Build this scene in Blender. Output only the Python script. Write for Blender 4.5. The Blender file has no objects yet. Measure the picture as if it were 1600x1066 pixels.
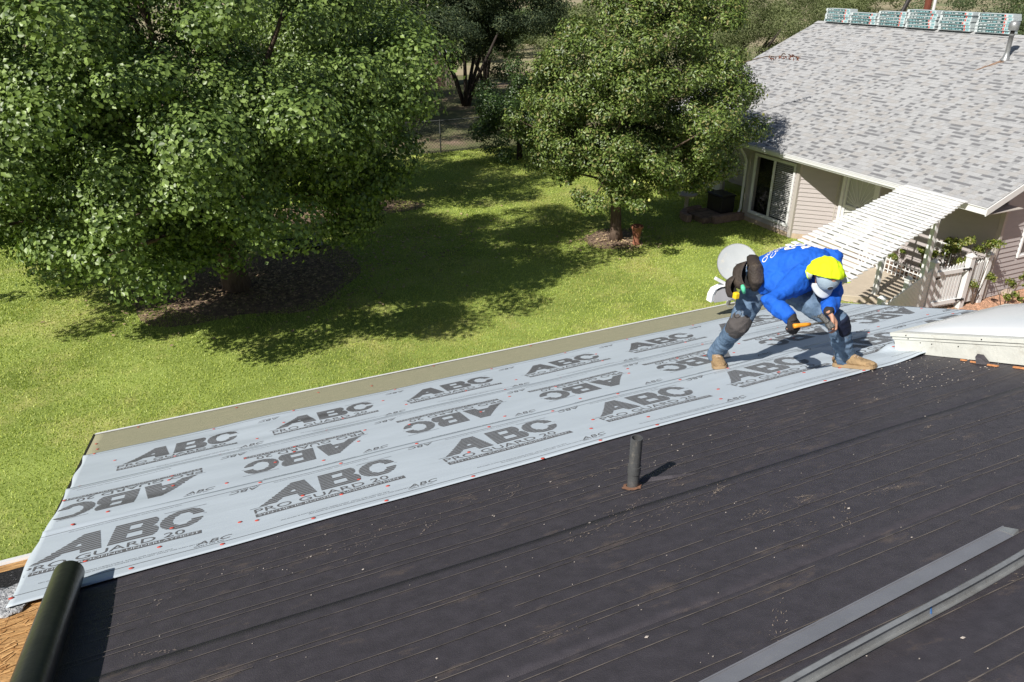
import bpy, bmesh, math, random
import numpy as np
from mathutils import Vector, Matrix, Euler, noise as mnoise
from mathutils.bvhtree import BVHTree
R_ = math.radians
sc = bpy.context.scene
COL = sc.collection
rng = np.random.default_rng(7)
random.seed(7)

# ------------------------------------------------------------------ camera, sky, sun, exposure
CAMZ = 6.45
YAW = R_(24.96); PITCH = math.atan2(578.0, 1200.0); FPX = 1200.0
cam = bpy.data.cameras.new('camera'); camo = bpy.data.objects.new('camera', cam); COL.objects.link(camo)
camo.location = (0, 0, CAMZ)
camo.rotation_euler = (math.pi/2 - PITCH, 0, -YAW)
cam.sensor_width = 36; cam.lens = 36*FPX/1600; cam.clip_start = 0.05; cam.clip_end = 4000
sc.camera = camo
SUN = Vector((-0.678, -0.268, 0.688)).normalized()
w = bpy.data.worlds.new('World'); sc.world = w; w.use_nodes = True
nt = w.node_tree; nt.nodes.clear()
sky = nt.nodes.new('ShaderNodeTexSky'); sky.sky_type = 'NISHITA'; sky.sun_disc = False
sky.sun_elevation = math.asin(SUN.z); sky.sun_rotation = math.atan2(SUN.x, SUN.y)
bg = nt.nodes.new('ShaderNodeBackground'); bg.inputs[1].default_value = 0.05
wo = nt.nodes.new('ShaderNodeOutputWorld')
nt.links.new(sky.outputs[0], bg.inputs[0]); nt.links.new(bg.outputs[0], wo.inputs[0])
sl = bpy.data.lights.new('sun', 'SUN'); sl.energy = 4.7; sl.angle = R_(0.53); sl.color = (1.0, 0.955, 0.89)
so = bpy.data.objects.new('sun', sl); COL.objects.link(so); so.location = (-20, -10, 30)
so.rotation_euler = SUN.to_track_quat('Z', 'Y').to_euler()
sc.view_settings.view_transform = 'Standard'; sc.view_settings.look = 'None'
sc.view_settings.gamma = 1; sc.view_settings.use_curve_mapping = False
sc.view_settings.exposure = 0.38

# ------------------------------------------------------------------ frames
FW = Vector((math.sin(YAW)*math.cos(PITCH), math.cos(YAW)*math.cos(PITCH), -math.sin(PITCH)))
RT = Vector((math.cos(YAW), -math.sin(YAW), 0)); UPV = RT.cross(FW)
CAM = Vector((0, 0, CAMZ))
def at(px, py, dep):
    """point of the place measured in the photograph: pixel and metres along the view axis"""
    return CAM + (FW*FPX + RT*(px-800) + UPV*(533-py))*(dep/FPX)
TH = R_(18.43); DPL = 1.47
Z0 = CAMZ - DPL/math.cos(TH)
ROOFM = Matrix.Translation((0, 0, Z0)) @ Matrix.Rotation(-TH, 4, 'X')       # local (x, down-slope, normal)
def RP(x, s, h=0): return ROOFM @ Vector((x, s, h))

# ------------------------------------------------------------------ helpers
def empty(name, loc, label, cat, group=None, rz=0):
    o = bpy.data.objects.new(name, None); COL.objects.link(o); o.location = loc; o.rotation_euler[2] = rz
    o['label'] = label; o['category'] = cat
    if group: o['group'] = group
    return o
def tag(o, label=None, cat=None, group=None, kind=None):
    if label: o['label'] = label
    if cat: o['category'] = cat
    if group: o['group'] = group
    if kind: o['kind'] = kind
    return o
bpy.context.view_layer.update()
def mworld(o):
    m = Matrix.LocRotScale(o.location, o.rotation_euler, o.scale)
    return (mworld(o.parent) @ o.matrix_parent_inverse @ m) if o.parent else m
def par(o, p, keep=True):
    """parent o to p; keep: o's numbers stay world numbers"""
    o.parent = p
    if keep: o.matrix_parent_inverse = mworld(p).inverted()
    return o
def link(name, me, parent=None, keep=True, M=None, kind=None, label=None):
    o = bpy.data.objects.new(name, me); COL.objects.link(o)
    if M is not None:
        l, r, s = M.decompose(); o.location = l; o.rotation_euler = r.to_euler(); o.scale = s
    if parent is not None: par(o, parent, keep)
    if kind: o['kind'] = kind
    if label: o['label'] = label
    return o
def copy_tree(o, parent=None):
    c = o.copy(); COL.objects.link(c)
    if parent is not None:
        c.parent = parent; c.matrix_parent_inverse = o.matrix_parent_inverse.copy()
    for ch in list(o.children): copy_tree(ch, c)
    return c
def np_mesh(name, V, F, mats, mi=None, smooth=False):
    """V (n,3), F (m,k) uniform faces"""
    V = np.asarray(V, np.float32); F = np.asarray(F, np.int32)
    me = bpy.data.meshes.new(name); me.vertices.add(len(V)); me.vertices.foreach_set('co', V.ravel())
    m, k = F.shape
    me.loops.add(m*k); me.loops.foreach_set('vertex_index', F.ravel())
    me.polygons.add(m); me.polygons.foreach_set('loop_start', np.arange(0, m*k, k, dtype=np.int32))
    for x in (mats if isinstance(mats, (list, tuple)) else [mats]): me.materials.append(x)
    if mi is not None: me.polygons.foreach_set('material_index', np.asarray(mi, np.int32))
    if smooth: me.polygons.foreach_set('use_smooth', np.ones(m, bool))
    me.update(calc_edges=True); return me
class MB:
    def __init__(s): s.v = []; s.f = []; s.m = []
    def add(s, vs, fs, m=0):
        b = len(s.v); s.v += [tuple(v) for v in vs]; s.f += [tuple(b+i for i in f) for f in fs]; s.m += [m]*len(fs); return s
    def hexa(s, P, m=0):
        return s.add(P, [(3,2,1,0),(4,5,6,7),(0,1,5,4),(1,2,6,5),(2,3,7,6),(3,0,4,7)], m)
    def box(s, a, b, m=0):
        x0,y0,z0 = a; x1,y1,z1 = b
        return s.hexa([(x0,y0,z0),(x1,y0,z0),(x1,y1,z0),(x0,y1,z0),(x0,y0,z1),(x1,y0,z1),(x1,y1,z1),(x0,y1,z1)], m)
    def bar(s, p, q, w, h, up=(0,0,1), m=0):
        p = Vector(p); q = Vector(q); d = (q-p).normalized(); u = Vector(up)
        sd = d.cross(u)
        if sd.length < 1e-4: sd = d.cross(Vector((1,0,0)))
        sd.normalize(); u = sd.cross(d).normalized()
        a = sd*w/2; b = u*h/2
        return s.hexa([p-a-b, p+a-b, p+a+b, p-a+b, q-a-b, q+a-b, q+a+b, q-a+b], m)
    def tube(s, pts, rad, n=8, m=0, cap=True):
        pts = [Vector(p) for p in pts]
        rad = [rad]*len(pts) if not hasattr(rad, '__len__') else rad
        b = len(s.v); u = None
        for i, p in enumerate(pts):
            d = (pts[min(i+1, len(pts)-1)] - pts[max(i-1, 0)]).normalized()
            if u is None: u = d.orthogonal().normalized()
            u = (u - d*u.dot(d)).normalized(); v = d.cross(u)
            for k in range(n):
                a = 2*math.pi*k/n; s.v.append(tuple(p + (u*math.cos(a)+v*math.sin(a))*rad[i]))
        for i in range(len(pts)-1):
            for k in range(n):
                s.f.append((b+i*n+k, b+i*n+(k+1)%n, b+(i+1)*n+(k+1)%n, b+(i+1)*n+k)); s.m.append(m)
        if cap:
            s.f.append(tuple(b+k for k in range(n))[::-1]); s.m.append(m)
            s.f.append(tuple(b+(len(pts)-1)*n+k for k in range(n))); s.m.append(m)
        return s
    def lathe(s, prof, c=(0,0,0), n=20, m=0):
        b = len(s.v)
        for r, z in prof:
            for k in range(n):
                a = 2*math.pi*k/n; s.v.append((c[0]+r*math.cos(a), c[1]+r*math.sin(a), c[2]+z))
        for i in range(len(prof)-1):
            for k in range(n):
                s.f.append((b+i*n+k, b+i*n+(k+1)%n, b+(i+1)*n+(k+1)%n, b+(i+1)*n+k)); s.m.append(m)
        return s
    def mesh(s, name, mats, smooth=False, bevel=0):
        me = bpy.data.meshes.new(name); me.from_pydata(s.v, [], s.f)
        for x in (mats if isinstance(mats, (list, tuple)) else [mats]): me.materials.append(x)
        me.polygons.foreach_set('material_index', s.m)
        bm = bmesh.new(); bm.from_mesh(me); bmesh.ops.recalc_face_normals(bm, faces=bm.faces)
        if bevel: bmesh.ops.bevel(bm, geom=list(bm.edges), offset=bevel, segments=1, affect='EDGES', clamp_overlap=True)
        if smooth:
            for f in bm.faces: f.smooth = True
        bm.to_mesh(me); bm.free(); return me
    def build(s, name, mats, parent=None, M=None, smooth=False, keep=True, kind=None, label=None, bevel=0):
        return link(name, s.mesh(name, mats, smooth, bevel), parent, keep, M, kind, label)
def bake(o):
    """apply o's modifiers"""
    dg = bpy.context.evaluated_depsgraph_get(); me = bpy.data.meshes.new_from_object(o.evaluated_get(dg), depsgraph=dg)
    o.modifiers.clear(); o.data = me; return o

# ------------------------------------------------------------------ materials
def mat(name, col, rough=0.8, var=0.12, scale=6.0, bump=0.0, bscale=40.0, spec=0.3, metal=0.0, col2=None, stretch=(1,1,1), detail=6, thresh=None, island=0.0, dirt=None):
    m = bpy.data.materials.new(name); m.use_nodes = True; t = m.node_tree; N = t.nodes; L = t.links
    b = N['Principled BSDF']; b.inputs['Roughness'].default_value = rough
    b.inputs['Specular IOR Level'].default_value = spec; b.inputs['Metallic'].default_value = metal
    tc = N.new('ShaderNodeTexCoord'); mp = N.new('ShaderNodeMapping'); mp.inputs['Scale'].default_value = stretch
    L.new(tc.outputs['Object'], mp.inputs[0])
    ns = N.new('ShaderNodeTexNoise'); ns.inputs['Scale'].default_value = scale; ns.inputs['Detail'].default_value = detail
    ns.inputs['Roughness'].default_value = 0.65
    L.new(mp.outputs[0], ns.inputs['Vector'])
    rp = N.new('ShaderNodeValToRGB'); L.new(ns.outputs['Fac'], rp.inputs[0])
    c1 = [c*(1-var) for c in col]; c2 = col2 if col2 else [min(1, c*(1+var)) for c in col]
    rp.color_ramp.elements[0].color = (*c1, 1); rp.color_ramp.elements[1].color = (*c2, 1)
    lo, hi = thresh if thresh else (0.3, 0.7)
    rp.color_ramp.elements[0].position = lo; rp.color_ramp.elements[1].position = hi
    out = rp.outputs[0]
    if island:
        g = N.new('ShaderNodeNewGeometry'); mu = N.new('ShaderNodeMath'); mu.operation = 'MULTIPLY_ADD'
        mu.inputs[1].default_value = 2*island; mu.inputs[2].default_value = 1-island
        L.new(g.outputs['Random Per Island'], mu.inputs[0])
        mx = N.new('ShaderNodeVectorMath'); mx.operation = 'SCALE'; L.new(out, mx.inputs[0]); L.new(mu.outputs[0], mx.inputs['Scale']); out = mx.outputs[0]
    if dirt:
        dc, dscale, dlo, dhi, dst = dirt
        mp2 = N.new('ShaderNodeMapping'); mp2.inputs['Scale'].default_value = dst; mp2.inputs['Location'].default_value = (3.1, 1.7, 0)
        L.new(tc.outputs['Object'], mp2.inputs[0])
        n2 = N.new('ShaderNodeTexNoise'); n2.inputs['Scale'].default_value = dscale; n2.inputs['Detail'].default_value = 10; n2.inputs['Roughness'].default_value = 0.75
        L.new(mp2.outputs[0], n2.inputs['Vector'])
        r2 = N.new('ShaderNodeValToRGB'); L.new(n2.outputs['Fac'], r2.inputs[0]); r2.color_ramp.elements[0].position = dlo; r2.color_ramp.elements[1].position = dhi
        mi = N.new('ShaderNodeMix'); mi.data_type = 'RGBA'; L.new(r2.outputs[0], mi.inputs[0]); L.new(out, mi.inputs[6]); mi.inputs[7].default_value = (*dc, 1)
        out = mi.outputs[2]
    L.new(out, b.inputs['Base Color'])
    if bump:
        nb = N.new('ShaderNodeTexNoise'); nb.inputs['Scale'].default_value = bscale; nb.inputs['Detail'].default_value = 4
        L.new(mp.outputs[0], nb.inputs['Vector'])
        bp = N.new('ShaderNodeBump'); bp.inputs['Strength'].default_value = bump; bp.inputs['Distance'].default_value = 0.02
        L.new(nb.outputs['Fac'], bp.inputs['Height']); L.new(bp.outputs[0], b.inputs['Normal'])
    return m
def leafmat(name, c1, c2, trans=0.3, rough=0.45, spec=0.5):
    m = bpy.data.materials.new(name); m.use_nodes = True; t = m.node_tree; N = t.nodes; L = t.links
    b = N['Principled BSDF']; b.inputs['Roughness'].default_value = rough; b.inputs['Specular IOR Level'].default_value = spec
    g = N.new('ShaderNodeNewGeometry'); rp = N.new('ShaderNodeValToRGB'); L.new(g.outputs['Random Per Island'], rp.inputs[0])
    rp.color_ramp.elements[0].color = (*c1, 1); rp.color_ramp.elements[1].color = (*c2, 1)
    L.new(rp.outputs[0], b.inputs['Base Color'])
    tr = N.new('ShaderNodeBsdfTranslucent'); gm = N.new('ShaderNodeVectorMath'); gm.operation = 'MULTIPLY'; gm.inputs[1].default_value = (1.3, 1.5, 0.6)
    L.new(rp.outputs[0], gm.inputs[0]); L.new(gm.outputs[0], tr.inputs[0])
    mx = N.new('ShaderNodeMixShader'); mx.inputs[0].default_value = trans
    L.new(b.outputs[0], mx.inputs[1]); L.new(tr.outputs[0], mx.inputs[2]); L.new(mx.outputs[0], N['Material Output'].inputs[0])
    return m
M = {}
M['osb'] = mat('osb', (0.50,0.25,0.085), 0.85, 0.35, 9, 0.6, 30, stretch=(0.9,5,1), island=0.0, col2=(0.72,0.42,0.17), thresh=(0.35,0.62), dirt=((0.22,0.10,0.04), 12, 0.56, 0.66, (1.2,7,1)))
M['felt'] = mat('black_felt', (0.048,0.043,0.050), 0.58, 0.2, 14, 0.25, 220, spec=0.45, dirt=((0.15,0.115,0.09), 3.4, 0.565, 0.80, (0.8,1.7,1)))
M['felt_line'] = mat('felt_line', (0.085,0.075,0.07), 0.8, 0.5, 8, col2=(0.17,0.145,0.125), stretch=(1,1,1), thresh=(0.3,0.6))
M['sheet'] = mat('underlayment', (0.475,0.535,0.585), 0.5, 0.05, 2.5, 0.14, 5, spec=0.45, stretch=(0.6,2.2,1))
M['ink'] = mat('grey_ink', (0.125,0.125,0.13), 0.6, 0.12, 20)
M['ink_light'] = mat('pale_knockout', (0.50,0.555,0.60), 0.6, 0.05, 20)
M['red'] = mat('red_plastic', (0.50,0.07,0.05), 0.5, 0.1, 20)
M['green'] = mat('olive_granules', (0.315,0.305,0.20), 0.95, 0.22, 190, 0.4, 320, dirt=((0.40,0.36,0.24), 5, 0.5, 0.75, (1,3,1)))
M['white'] = mat('white_paint', (0.76,0.765,0.76), 0.5, 0.03, 5)
M['white_vinyl'] = mat('white_vinyl', (0.72,0.725,0.72), 0.4, 0.03, 8, dirt=((0.5,0.47,0.42), 7, 0.62, 0.85, (1,1,1)))
M['dark_metal'] = mat('dark_metal', (0.03,0.027,0.025), 0.5, 0.2, 8)
M['galv'] = mat('galvanised_steel', (0.36,0.37,0.37), 0.42, 0.12, 14, 0.08, 40, metal=0.55, spec=0.5, dirt=((0.22,0.21,0.20), 5, 0.5, 0.75, (1,4,1)))
M['galv_dull'] = mat('dull_grey_metal', (0.235,0.24,0.262), 0.5, 0.08, 5, 0.05, 30, metal=0.35, spec=0.5, dirt=((0.30,0.30,0.31), 4, 0.55, 0.8, (1,3,1)))
M['abs'] = mat('black_abs', (0.075,0.077,0.078), 0.4, 0.25, 10, 0.1, 60, spec=0.5, dirt=((0.19,0.175,0.15), 11, 0.52, 0.62, (1,1,0.6)))
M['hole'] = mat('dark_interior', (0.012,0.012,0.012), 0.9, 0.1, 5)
M['rust'] = mat('rust_stain', (0.20,0.105,0.065), 0.9, 0.3, 20)
M['wire'] = mat('dull_wire', (0.075,0.08,0.075), .6, .1, 9)
M['dome'] = mat('white_acrylic', (0.70,0.72,0.73), 0.18, 0.02, 3, spec=0.5)
M['curb'] = mat('weathered_white_paint', (0.62,0.63,0.58), 0.6, 0.08, 7, 0.1, 40, dirt=((0.36,0.33,0.27), 6, 0.56, 0.8, (1,1,1)))
M['wood'] = mat('torn_wood', (0.55,0.24,0.10), 0.85, 0.3, 30, 0.4, 60)
M['roll'] = mat('dark_roll', (0.019,0.020,0.020), 0.33, 0.25, 5, 0.08, 30, spec=0.5)
M['granite'] = mat('grey_granules', (0.34,0.35,0.35), 0.95, 0.5, 40, 1.0, 60, col2=(0.7,0.71,0.72))
M['blackgran'] = mat('black_granules', (0.02,0.02,0.022), 0.95, 0.5, 60, 1.0, 90, dirt=((0.4,0.4,0.4), 45, 0.62, 0.66, (1,1,1)))
M['siding'] = mat('mauve_grey_siding', (0.445,0.405,0.395), 0.6, 0.04, 3, 0.05, 20, stretch=(1,1,4))
M['trim_taupe'] = mat('taupe_trim', (0.46,0.425,0.39), 0.6, 0.04, 4)
M['foundation'] = mat('tan_stucco', (0.50,0.39,0.29), 0.9, 0.15, 8, 0.3, 60)
SH = [mat('shingle_%s' % n, c, 0.95, 0.16, 45, 0.5, 160) for n, c in (('pale', (0.405,0.408,0.41)), ('silver', (0.36,0.363,0.367)), ('grey', (0.31,0.313,0.317)), ('warm', (0.375,0.367,0.358)), ('slate', (0.185,0.187,0.194)))]
M['glass'] = mat('dark_glass', (0.025,0.03,0.03), 0.06, 0.2, 2, spec=0.8)
M['blind'] = mat('white_blind', (0.72,0.72,0.70), 0.5, 0.03, 3)
M['concrete'] = mat('pale_concrete', (0.50,0.43,0.34), 0.9, 0.08, 4, 0.25, 90)
M['terracotta'] = mat('terracotta', (0.30,0.125,0.075), 0.85, 0.18, 9, 0.2, 50)
M['bark'] = mat('brown_bark', (0.14,0.10,0.075), 0.95, 0.45, 14, 0.9, 22, stretch=(1,1,0.25))
M['barkdark'] = mat('dark_bark', (0.05,0.04,0.035), 0.95, 0.45, 14, 0.9, 22, stretch=(1,1,0.25))
M['stone'] = mat('brown_stone', (0.28,0.19,0.15), 0.9, 0.3, 6, 0.5, 25)
M['rock'] = mat('pale_rock', (0.45,0.36,0.29), 0.9, 0.25, 8, 0.5, 25)
M['dish'] = mat('pale_grey_dish', (0.40,0.42,0.425), 0.5, 0.05, 6, dirt=((0.58,0.53,0.43), 9, 0.55, 0.75, (1,1,1)))
M['grey_plastic'] = mat('grey_plastic', (0.25,0.25,0.26), 0.6, 0.08, 6)
M['gate_iron'] = mat('black_iron', (0.02,0.02,0.02), 0.5, 0.1, 6)
M['lawn'] = mat('lawn_soil', (0.19,0.255,0.05), 0.95, 0.25, 0.5, 0.7, 38, detail=12, col2=(0.31,0.39,0.09), dirt=((0.46,0.43,0.16), 0.42, 0.50, 0.70, (1,1,1)))
M['blade'] = leafmat('grass_blade', (0.22,0.30,0.040), (0.54,0.60,0.135), 0.14, 0.5, 0.4)
M['blade_dry'] = leafmat('yellow_grass_blade', (0.30,0.34,0.08), (0.60,0.56,0.20), 0.35, 0.6, 0.3)
M['dirt'] = mat('brown_soil', (0.17,0.115,0.08), 0.98, 0.35, 6, 0.8, 30, col2=(0.30,0.21,0.15))
M['gravel'] = mat('orange_gravel', (0.42,0.235,0.15), 0.95, 0.35, 45, 1.0, 70, col2=(0.62,0.38,0.25))
M['field'] = mat('dry_field', (0.30,0.27,0.155), 0.98, 0.25, 0.05, 0.5, 2, detail=12, col2=(0.44,0.36,0.24), dirt=((0.17,0.20,0.09), 0.035, 0.47, 0.62, (1,1.6,1)))
M['sand'] = mat('pink_dirt', (0.24,0.17,0.125), 0.98, 0.25, 1.2, 0.5, 8, detail=12, dirt=((0.13,0.14,0.06), 0.35, 0.36, 0.52, (1,1,1)))
M['blue'] = mat('royal_blue_cotton', (0.016,0.120,0.58), 0.75, 0.12, 9, 0.25, 260, spec=0.2)
M['denim'] = mat('blue_denim', (0.085,0.145,0.235), 0.85, 0.35, 14, 0.35, 240, spec=0.15, col2=(0.17,0.25,0.36), dirt=((0.26,0.25,0.22), 6, 0.56, 0.72, (1,1,1)))
M['leather'] = mat('worn_brown_leather', (0.040,0.031,0.025), 0.65, 0.35, 9, 0.4, 60, dirt=((0.11,0.085,0.06), 9, 0.52, 0.75, (1,1,1)))
M['kneepad'] = mat('grey_knit', (0.085,0.077,0.075), 0.9, 0.15, 20, 0.4, 160)
M['skin'] = mat('tan_skin', (0.50,0.27,0.18), 0.5, 0.08, 14, spec=0.4)
M['glove'] = mat('black_glove', (0.028,0.026,0.028), 0.8, 0.3, 30, 0.4, 120, dirt=((0.2,0.19,0.19), 40, 0.6, 0.7, (1,1,1)))
M['neon'] = mat('neon_yellow_cloth', (0.66,0.88,0.02), 0.8, 0.06, 8, 0.2, 120, spec=0.15)
M['cap'] = mat('faded_blue_cap', (0.33,0.42,0.50), 0.85, 0.10, 20, 0.2, 160)
M['brim'] = mat('white_brim', (0.56,0.60,0.63), 0.8, 0.05, 12)
M['boot'] = mat('tan_boot', (0.33,0.225,0.12), 0.9, 0.25, 22, 0.5, 80, dirt=((0.15,0.10,0.06), 18, 0.52, 0.66, (1,1,1)))
M['sole'] = mat('tan_sole', (0.34,0.235,0.13), 0.8, 0.12, 20)
M['orange'] = mat('orange_grip', (0.85,0.33,0.03), 0.5, 0.06, 20)
M['yellow'] = mat('yellow_tape_case', (0.85,0.55,0.02), 0.4, 0.05, 20)
M['mint'] = mat('mint_plastic', (0.12,0.62,0.35), 0.4, 0.05, 20)
M['tool_steel'] = mat('worn_tool_steel', (0.10,0.10,0.095), 0.45, 0.35, 30, 0.2, 80, metal=0.4)
M['wrap'] = mat('white_wrap', (0.52,0.57,0.57), 0.3, 0.1, 9, 0.3, 20, spec=0.5)
M['teal'] = mat('dark_teal_print', (0.015,0.06,0.06), 0.4, 0.1, 9)
M['aqua'] = mat('pale_aqua_print', (0.28,0.46,0.48), 0.4, 0.1, 9)
M['fruit'] = mat('yellow_green_pear', (0.55,0.55,0.16), 0.4, 0.15, 9)
M['redbrown'] = mat('red_brown_paint', (0.16,0.05,0.03), 0.8, 0.2, 6)
M['shed'] = mat('tan_shed', (0.40,0.33,0.26), 0.8, 0.1, 4)

# ------------------------------------------------------------------ the ground
def sheet(name, pts, z, m, kind='structure', sub=0, jit=0.0):
    bm = bmesh.new(); vs = [bm.verts.new((x, y, z)) for x, y in pts]; bm.faces.new(vs)
    me = bpy.data.meshes.new(name); bm.to_mesh(me); bm.free(); me.materials.append(m)
    o = link(name, me); o['kind'] = kind; return o
sheet('ground', [(-1500,-300),(1500,-300),(1500,2500),(-1500,2500)], -0.008, M['field'])
sheet('dirt_yard', [(-60,28.9),(60,28.9),(60,50),(-60,56)], -0.004, M['sand'])
LAWN = [(-30,-12),(13.2,-12),(13.2,10.6),(15.2,11.2),(15.2,16.8),(17.6,16.8),(17.6,24),(24,24),(24,28.9),(-30,28.9)]
sheet('lawn', LAWN, 0.0, M['lawn'])
sheet('gravel', [(13.24,-12),(40,-12),(40,22),(21,22),(21,11),(15.9,9.9),(13.24,9.0)], 0.004, M['gravel'])
def blob_outline(cx, cy, rx, ry, n=40, seed=0, j=0.22):
    r = random.Random(seed); ph = [r.uniform(0, 6.28) for _ in range(5)]
    out = []
    for i in range(n):
        a = 2*math.pi*i/n; k = 1 + j*sum(math.sin((q+2)*a+ph[q])/(q+1.5) for q in range(5))
        out.append((cx+rx*k*math.cos(a), cy+ry*k*math.sin(a)))
    return out
BARE = [(1.6,17.4,2.4,2.2,1), (10.8,16.7,0.9,0.8,2), (4.6,22.5,2.2,1.4,3)]
for b in BARE: sheet('bare_soil', blob_outline(b[0], b[1], b[2], b[3], seed=b[4]), 0.006, M['dirt'])
def inside(poly, x, y):
    c = np.zeros(len(x), bool); n = len(poly); j = n-1
    for i in range(n):
        xi, yi = poly[i]; xj, yj = poly[j]
        with np.errstate(divide='ignore', invalid='ignore'):
            c ^= ((yi > y) != (yj > y)) & (x < (xj-xi)*(y-yi)/(yj-yi+1e-12)+xi)
        j = i
    return c
def fnoise(x, y, f, seed, n=6):
    r = np.random.default_rng(seed); o = 0
    for k in range(n):
        a = r.uniform(0, 6.28); ff = f*r.uniform(0.6, 1.7); o = o + np.sin((x*np.cos(a)+y*np.sin(a))*ff+r.uniform(0, 6.28))
    return o/n
def blades(name, n, x0, x1, y0, y1, h0, h1, wd, dens, label):
    x = rng.uniform(x0, x1, n); y = rng.uniform(y0, y1, n)
    # only where the lawn can be seen from round about the camera
    u = np.degrees(np.arctan2(x, y)); ok = inside(LAWN, x, y) & (u > -16) & (u < 58)
    for b in BARE:
        d = ((x-b[0])/b[2])**2+((y-b[1])/b[3])**2; ok &= (d > 0.7) | (rng.random(n) < 0.12)
    dd = np.hypot(x, y); ok &= rng.random(n) < np.clip(dens/dd, 0.1, 1)
    x = x[ok]; y = y[ok]; n = len(x)
    dry = (fnoise(x, y, 0.9, 5)+0.5*fnoise(x, y, 3.2, 6) > 0.30-0.12*(x > 3)) & (rng.random(n) < 0.6)
    dry |= rng.random(n) < 0.03
    h = rng.uniform(h0, h1, n)*(1+0.3*fnoise(x, y, 2.4, 9)); a = rng.uniform(0, 6.28, n); l = rng.uniform(0.2, 1.0, n)*h
    dx = np.cos(a); dy = np.sin(a); ww = wd*rng.uniform(0.7, 1.3, n)*np.clip(dd[ok]/14, 0.8, 2.2); b2 = a+rng.uniform(-1, 1, n)+1.57
    V = np.zeros((n, 3, 3)); V[:,0] = np.stack([x-np.cos(b2)*ww, y-np.sin(b2)*ww, 0*x], 1); V[:,1] = np.stack([x+np.cos(b2)*ww, y+np.sin(b2)*ww, 0*x], 1)
    V[:,2] = np.stack([x+dx*l, y+dy*l, h], 1)
    me = np_mesh(name, V.reshape(-1, 3), np.arange(3*n).reshape(n, 3), [M['blade'], M['blade_dry']], dry.astype(int))
    return tag(link(name, me), label, 'grass', kind='stuff')
blades('grass', 900000, -9, 17, 7, 29, 0.015, 0.040, 0.007, 12.5, 'short green mown grass of the lawn behind the house')

# ------------------------------------------------------------------ the house the photograph was taken on
HX0, HX1, SE = -0.98, 7.0, 7.72
house = empty('house', (3.0, 0.5, 0), 'low pitched roof in the foreground, stripped to black felt and being re-covered', 'house')
def roofpart(name, mb, m, parent=house, kind=None, label=None, smooth=False, bevel=0):
    return mb.build(name, m, parent, M=ROOFM, kind=kind, label=label, smooth=smooth, bevel=bevel)
# deck
d = MB(); d.box((HX0, -2.5, -0.02), (HX1, SE, -0.002)); roofpart('roof_deck', d, M['osb'])
d = MB(); d.box((-3.2, -2.5, -0.02), (HX0-0.002, 4.34, -0.002)); roofpart('roof_deck', d, M['osb'], label='orange OSB sheathing left bare at the near left corner')
# OSB strands lying proud in the bare corner
def strands():
    mb = MB(); r = random.Random(3)
    for i in range(700):
        x = r.uniform(-1.6, -0.55); s = r.uniform(2.0, 3.66); a = r.gauss(0.25, 0.5); l = r.uniform(0.03, 0.09); wd = r.uniform(0.004, 0.014)
        ca, sa = math.cos(a)*l/2, math.sin(a)*l/2; na, nb = -math.sin(a)*wd/2, math.cos(a)*wd/2; z = 0.0004+r.random()*0.0012
        mb.add([(x-ca-na, s-sa-nb, z), (x+ca-na, s+sa-nb, z+.0004), (x+ca+na, s+sa+nb, z+.0004), (x-ca+na, s-sa+nb, z)], [(0,1,2,3)], r.randint(0, 2))
    return mb
OS = [mat('osb_strand_%s' % n, c, 0.85, 0.15, 30) for n, c in (('tan', (0.60,0.33,0.12)), ('gold', (0.72,0.43,0.18)), ('umber', (0.40,0.20,0.07)))]
roofpart('osb_strands', strands(), OS, kind='stuff')
def wv(x, s):
    x = np.asarray(x, float); s = np.asarray(s, float)
    return 0.0022*np.sin(1.9*x+0.7*s+1.0)+0.0020*np.sin(3.7*x-2.1*s+0.4)+0.0012*np.sin(1.3*x+5.9*s)+0.0010*np.sin(7.1*x+2.3*s+2)
def grid_sheet(x0, x1, s0, s1, res, base, thick, hfun, edge=None, hole=None):
    nx = max(2, int((x1-x0)/res)+1); ns = max(2, int((s1-s0)/res)+1)
    X, S = np.meshgrid(np.linspace(x0, x1, nx), np.linspace(s0, s1, ns))
    if edge is not None: X, S = edge(X, S, (X-x0)/(x1-x0), (S-s0)/(s1-s0))
    H = base+hfun(X, S)
    top = np.stack([X, S, H], -1).reshape(-1, 3); n = len(top)
    i = np.arange(ns-1)[:, None]*nx+np.arange(nx-1)[None, :]; i = i.ravel()
    F = np.stack([i, i+1, i+1+nx, i+nx], 1)
    if hole is not None:
        cxx = top[F].mean(1); F = F[~hole(cxx[:, 0], cxx[:, 1])]
    # rim
    ring = list(range(nx))+[k*nx+nx-1 for k in range(1, ns)]+list(range((ns-1)*nx+nx-2, (ns-1)*nx-1, -1))+[k*nx for k in range(ns-2, 0, -1)]
    ring = np.array(ring); low = top[ring].copy(); low[:, 2] -= thick
    V = np.concatenate([top, low]); q = np.arange(len(ring)); q2 = (q+1) % len(ring)
    F2 = np.stack([ring[q], n+q, n+q2, ring[q2]], 1)
    return V, np.concatenate([F, F2])
def felt_h(X, S):
    lap = 0.010*np.exp(-((S-2.66-0.010*X)/0.035)**2)*np.clip((X-1.6)/1.2, 0, 1)
    pipe = 0.012*np.exp(-(((X-1.98)/0.16)**2+((S-2.9)/0.14)**2))
    return wv(X, S)*0.8+lap*1.0+pipe*0+0.0012*np.sin(9*X+3*np.sin(2.2*S))*np.clip((X-2)/3, 0, 1)
laps = [(-2.4,-0.95,0.002), (-1.0,0.0,0.0028), (-0.05,0.86,0.0036), (0.82,1.74,0.0044), (1.70,2.64,0.0052), (2.58,3.85,0.0040)]
for s0, s1, b in laps:
    V, F = grid_sheet(-0.74+0.0*s0, HX1, s0, s1, 0.05, b+0.003, 0.004, felt_h)
    o = link('felt_course', np_mesh('felt_course', V, F, M['felt'], smooth=True), house, M=ROOFM)
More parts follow.
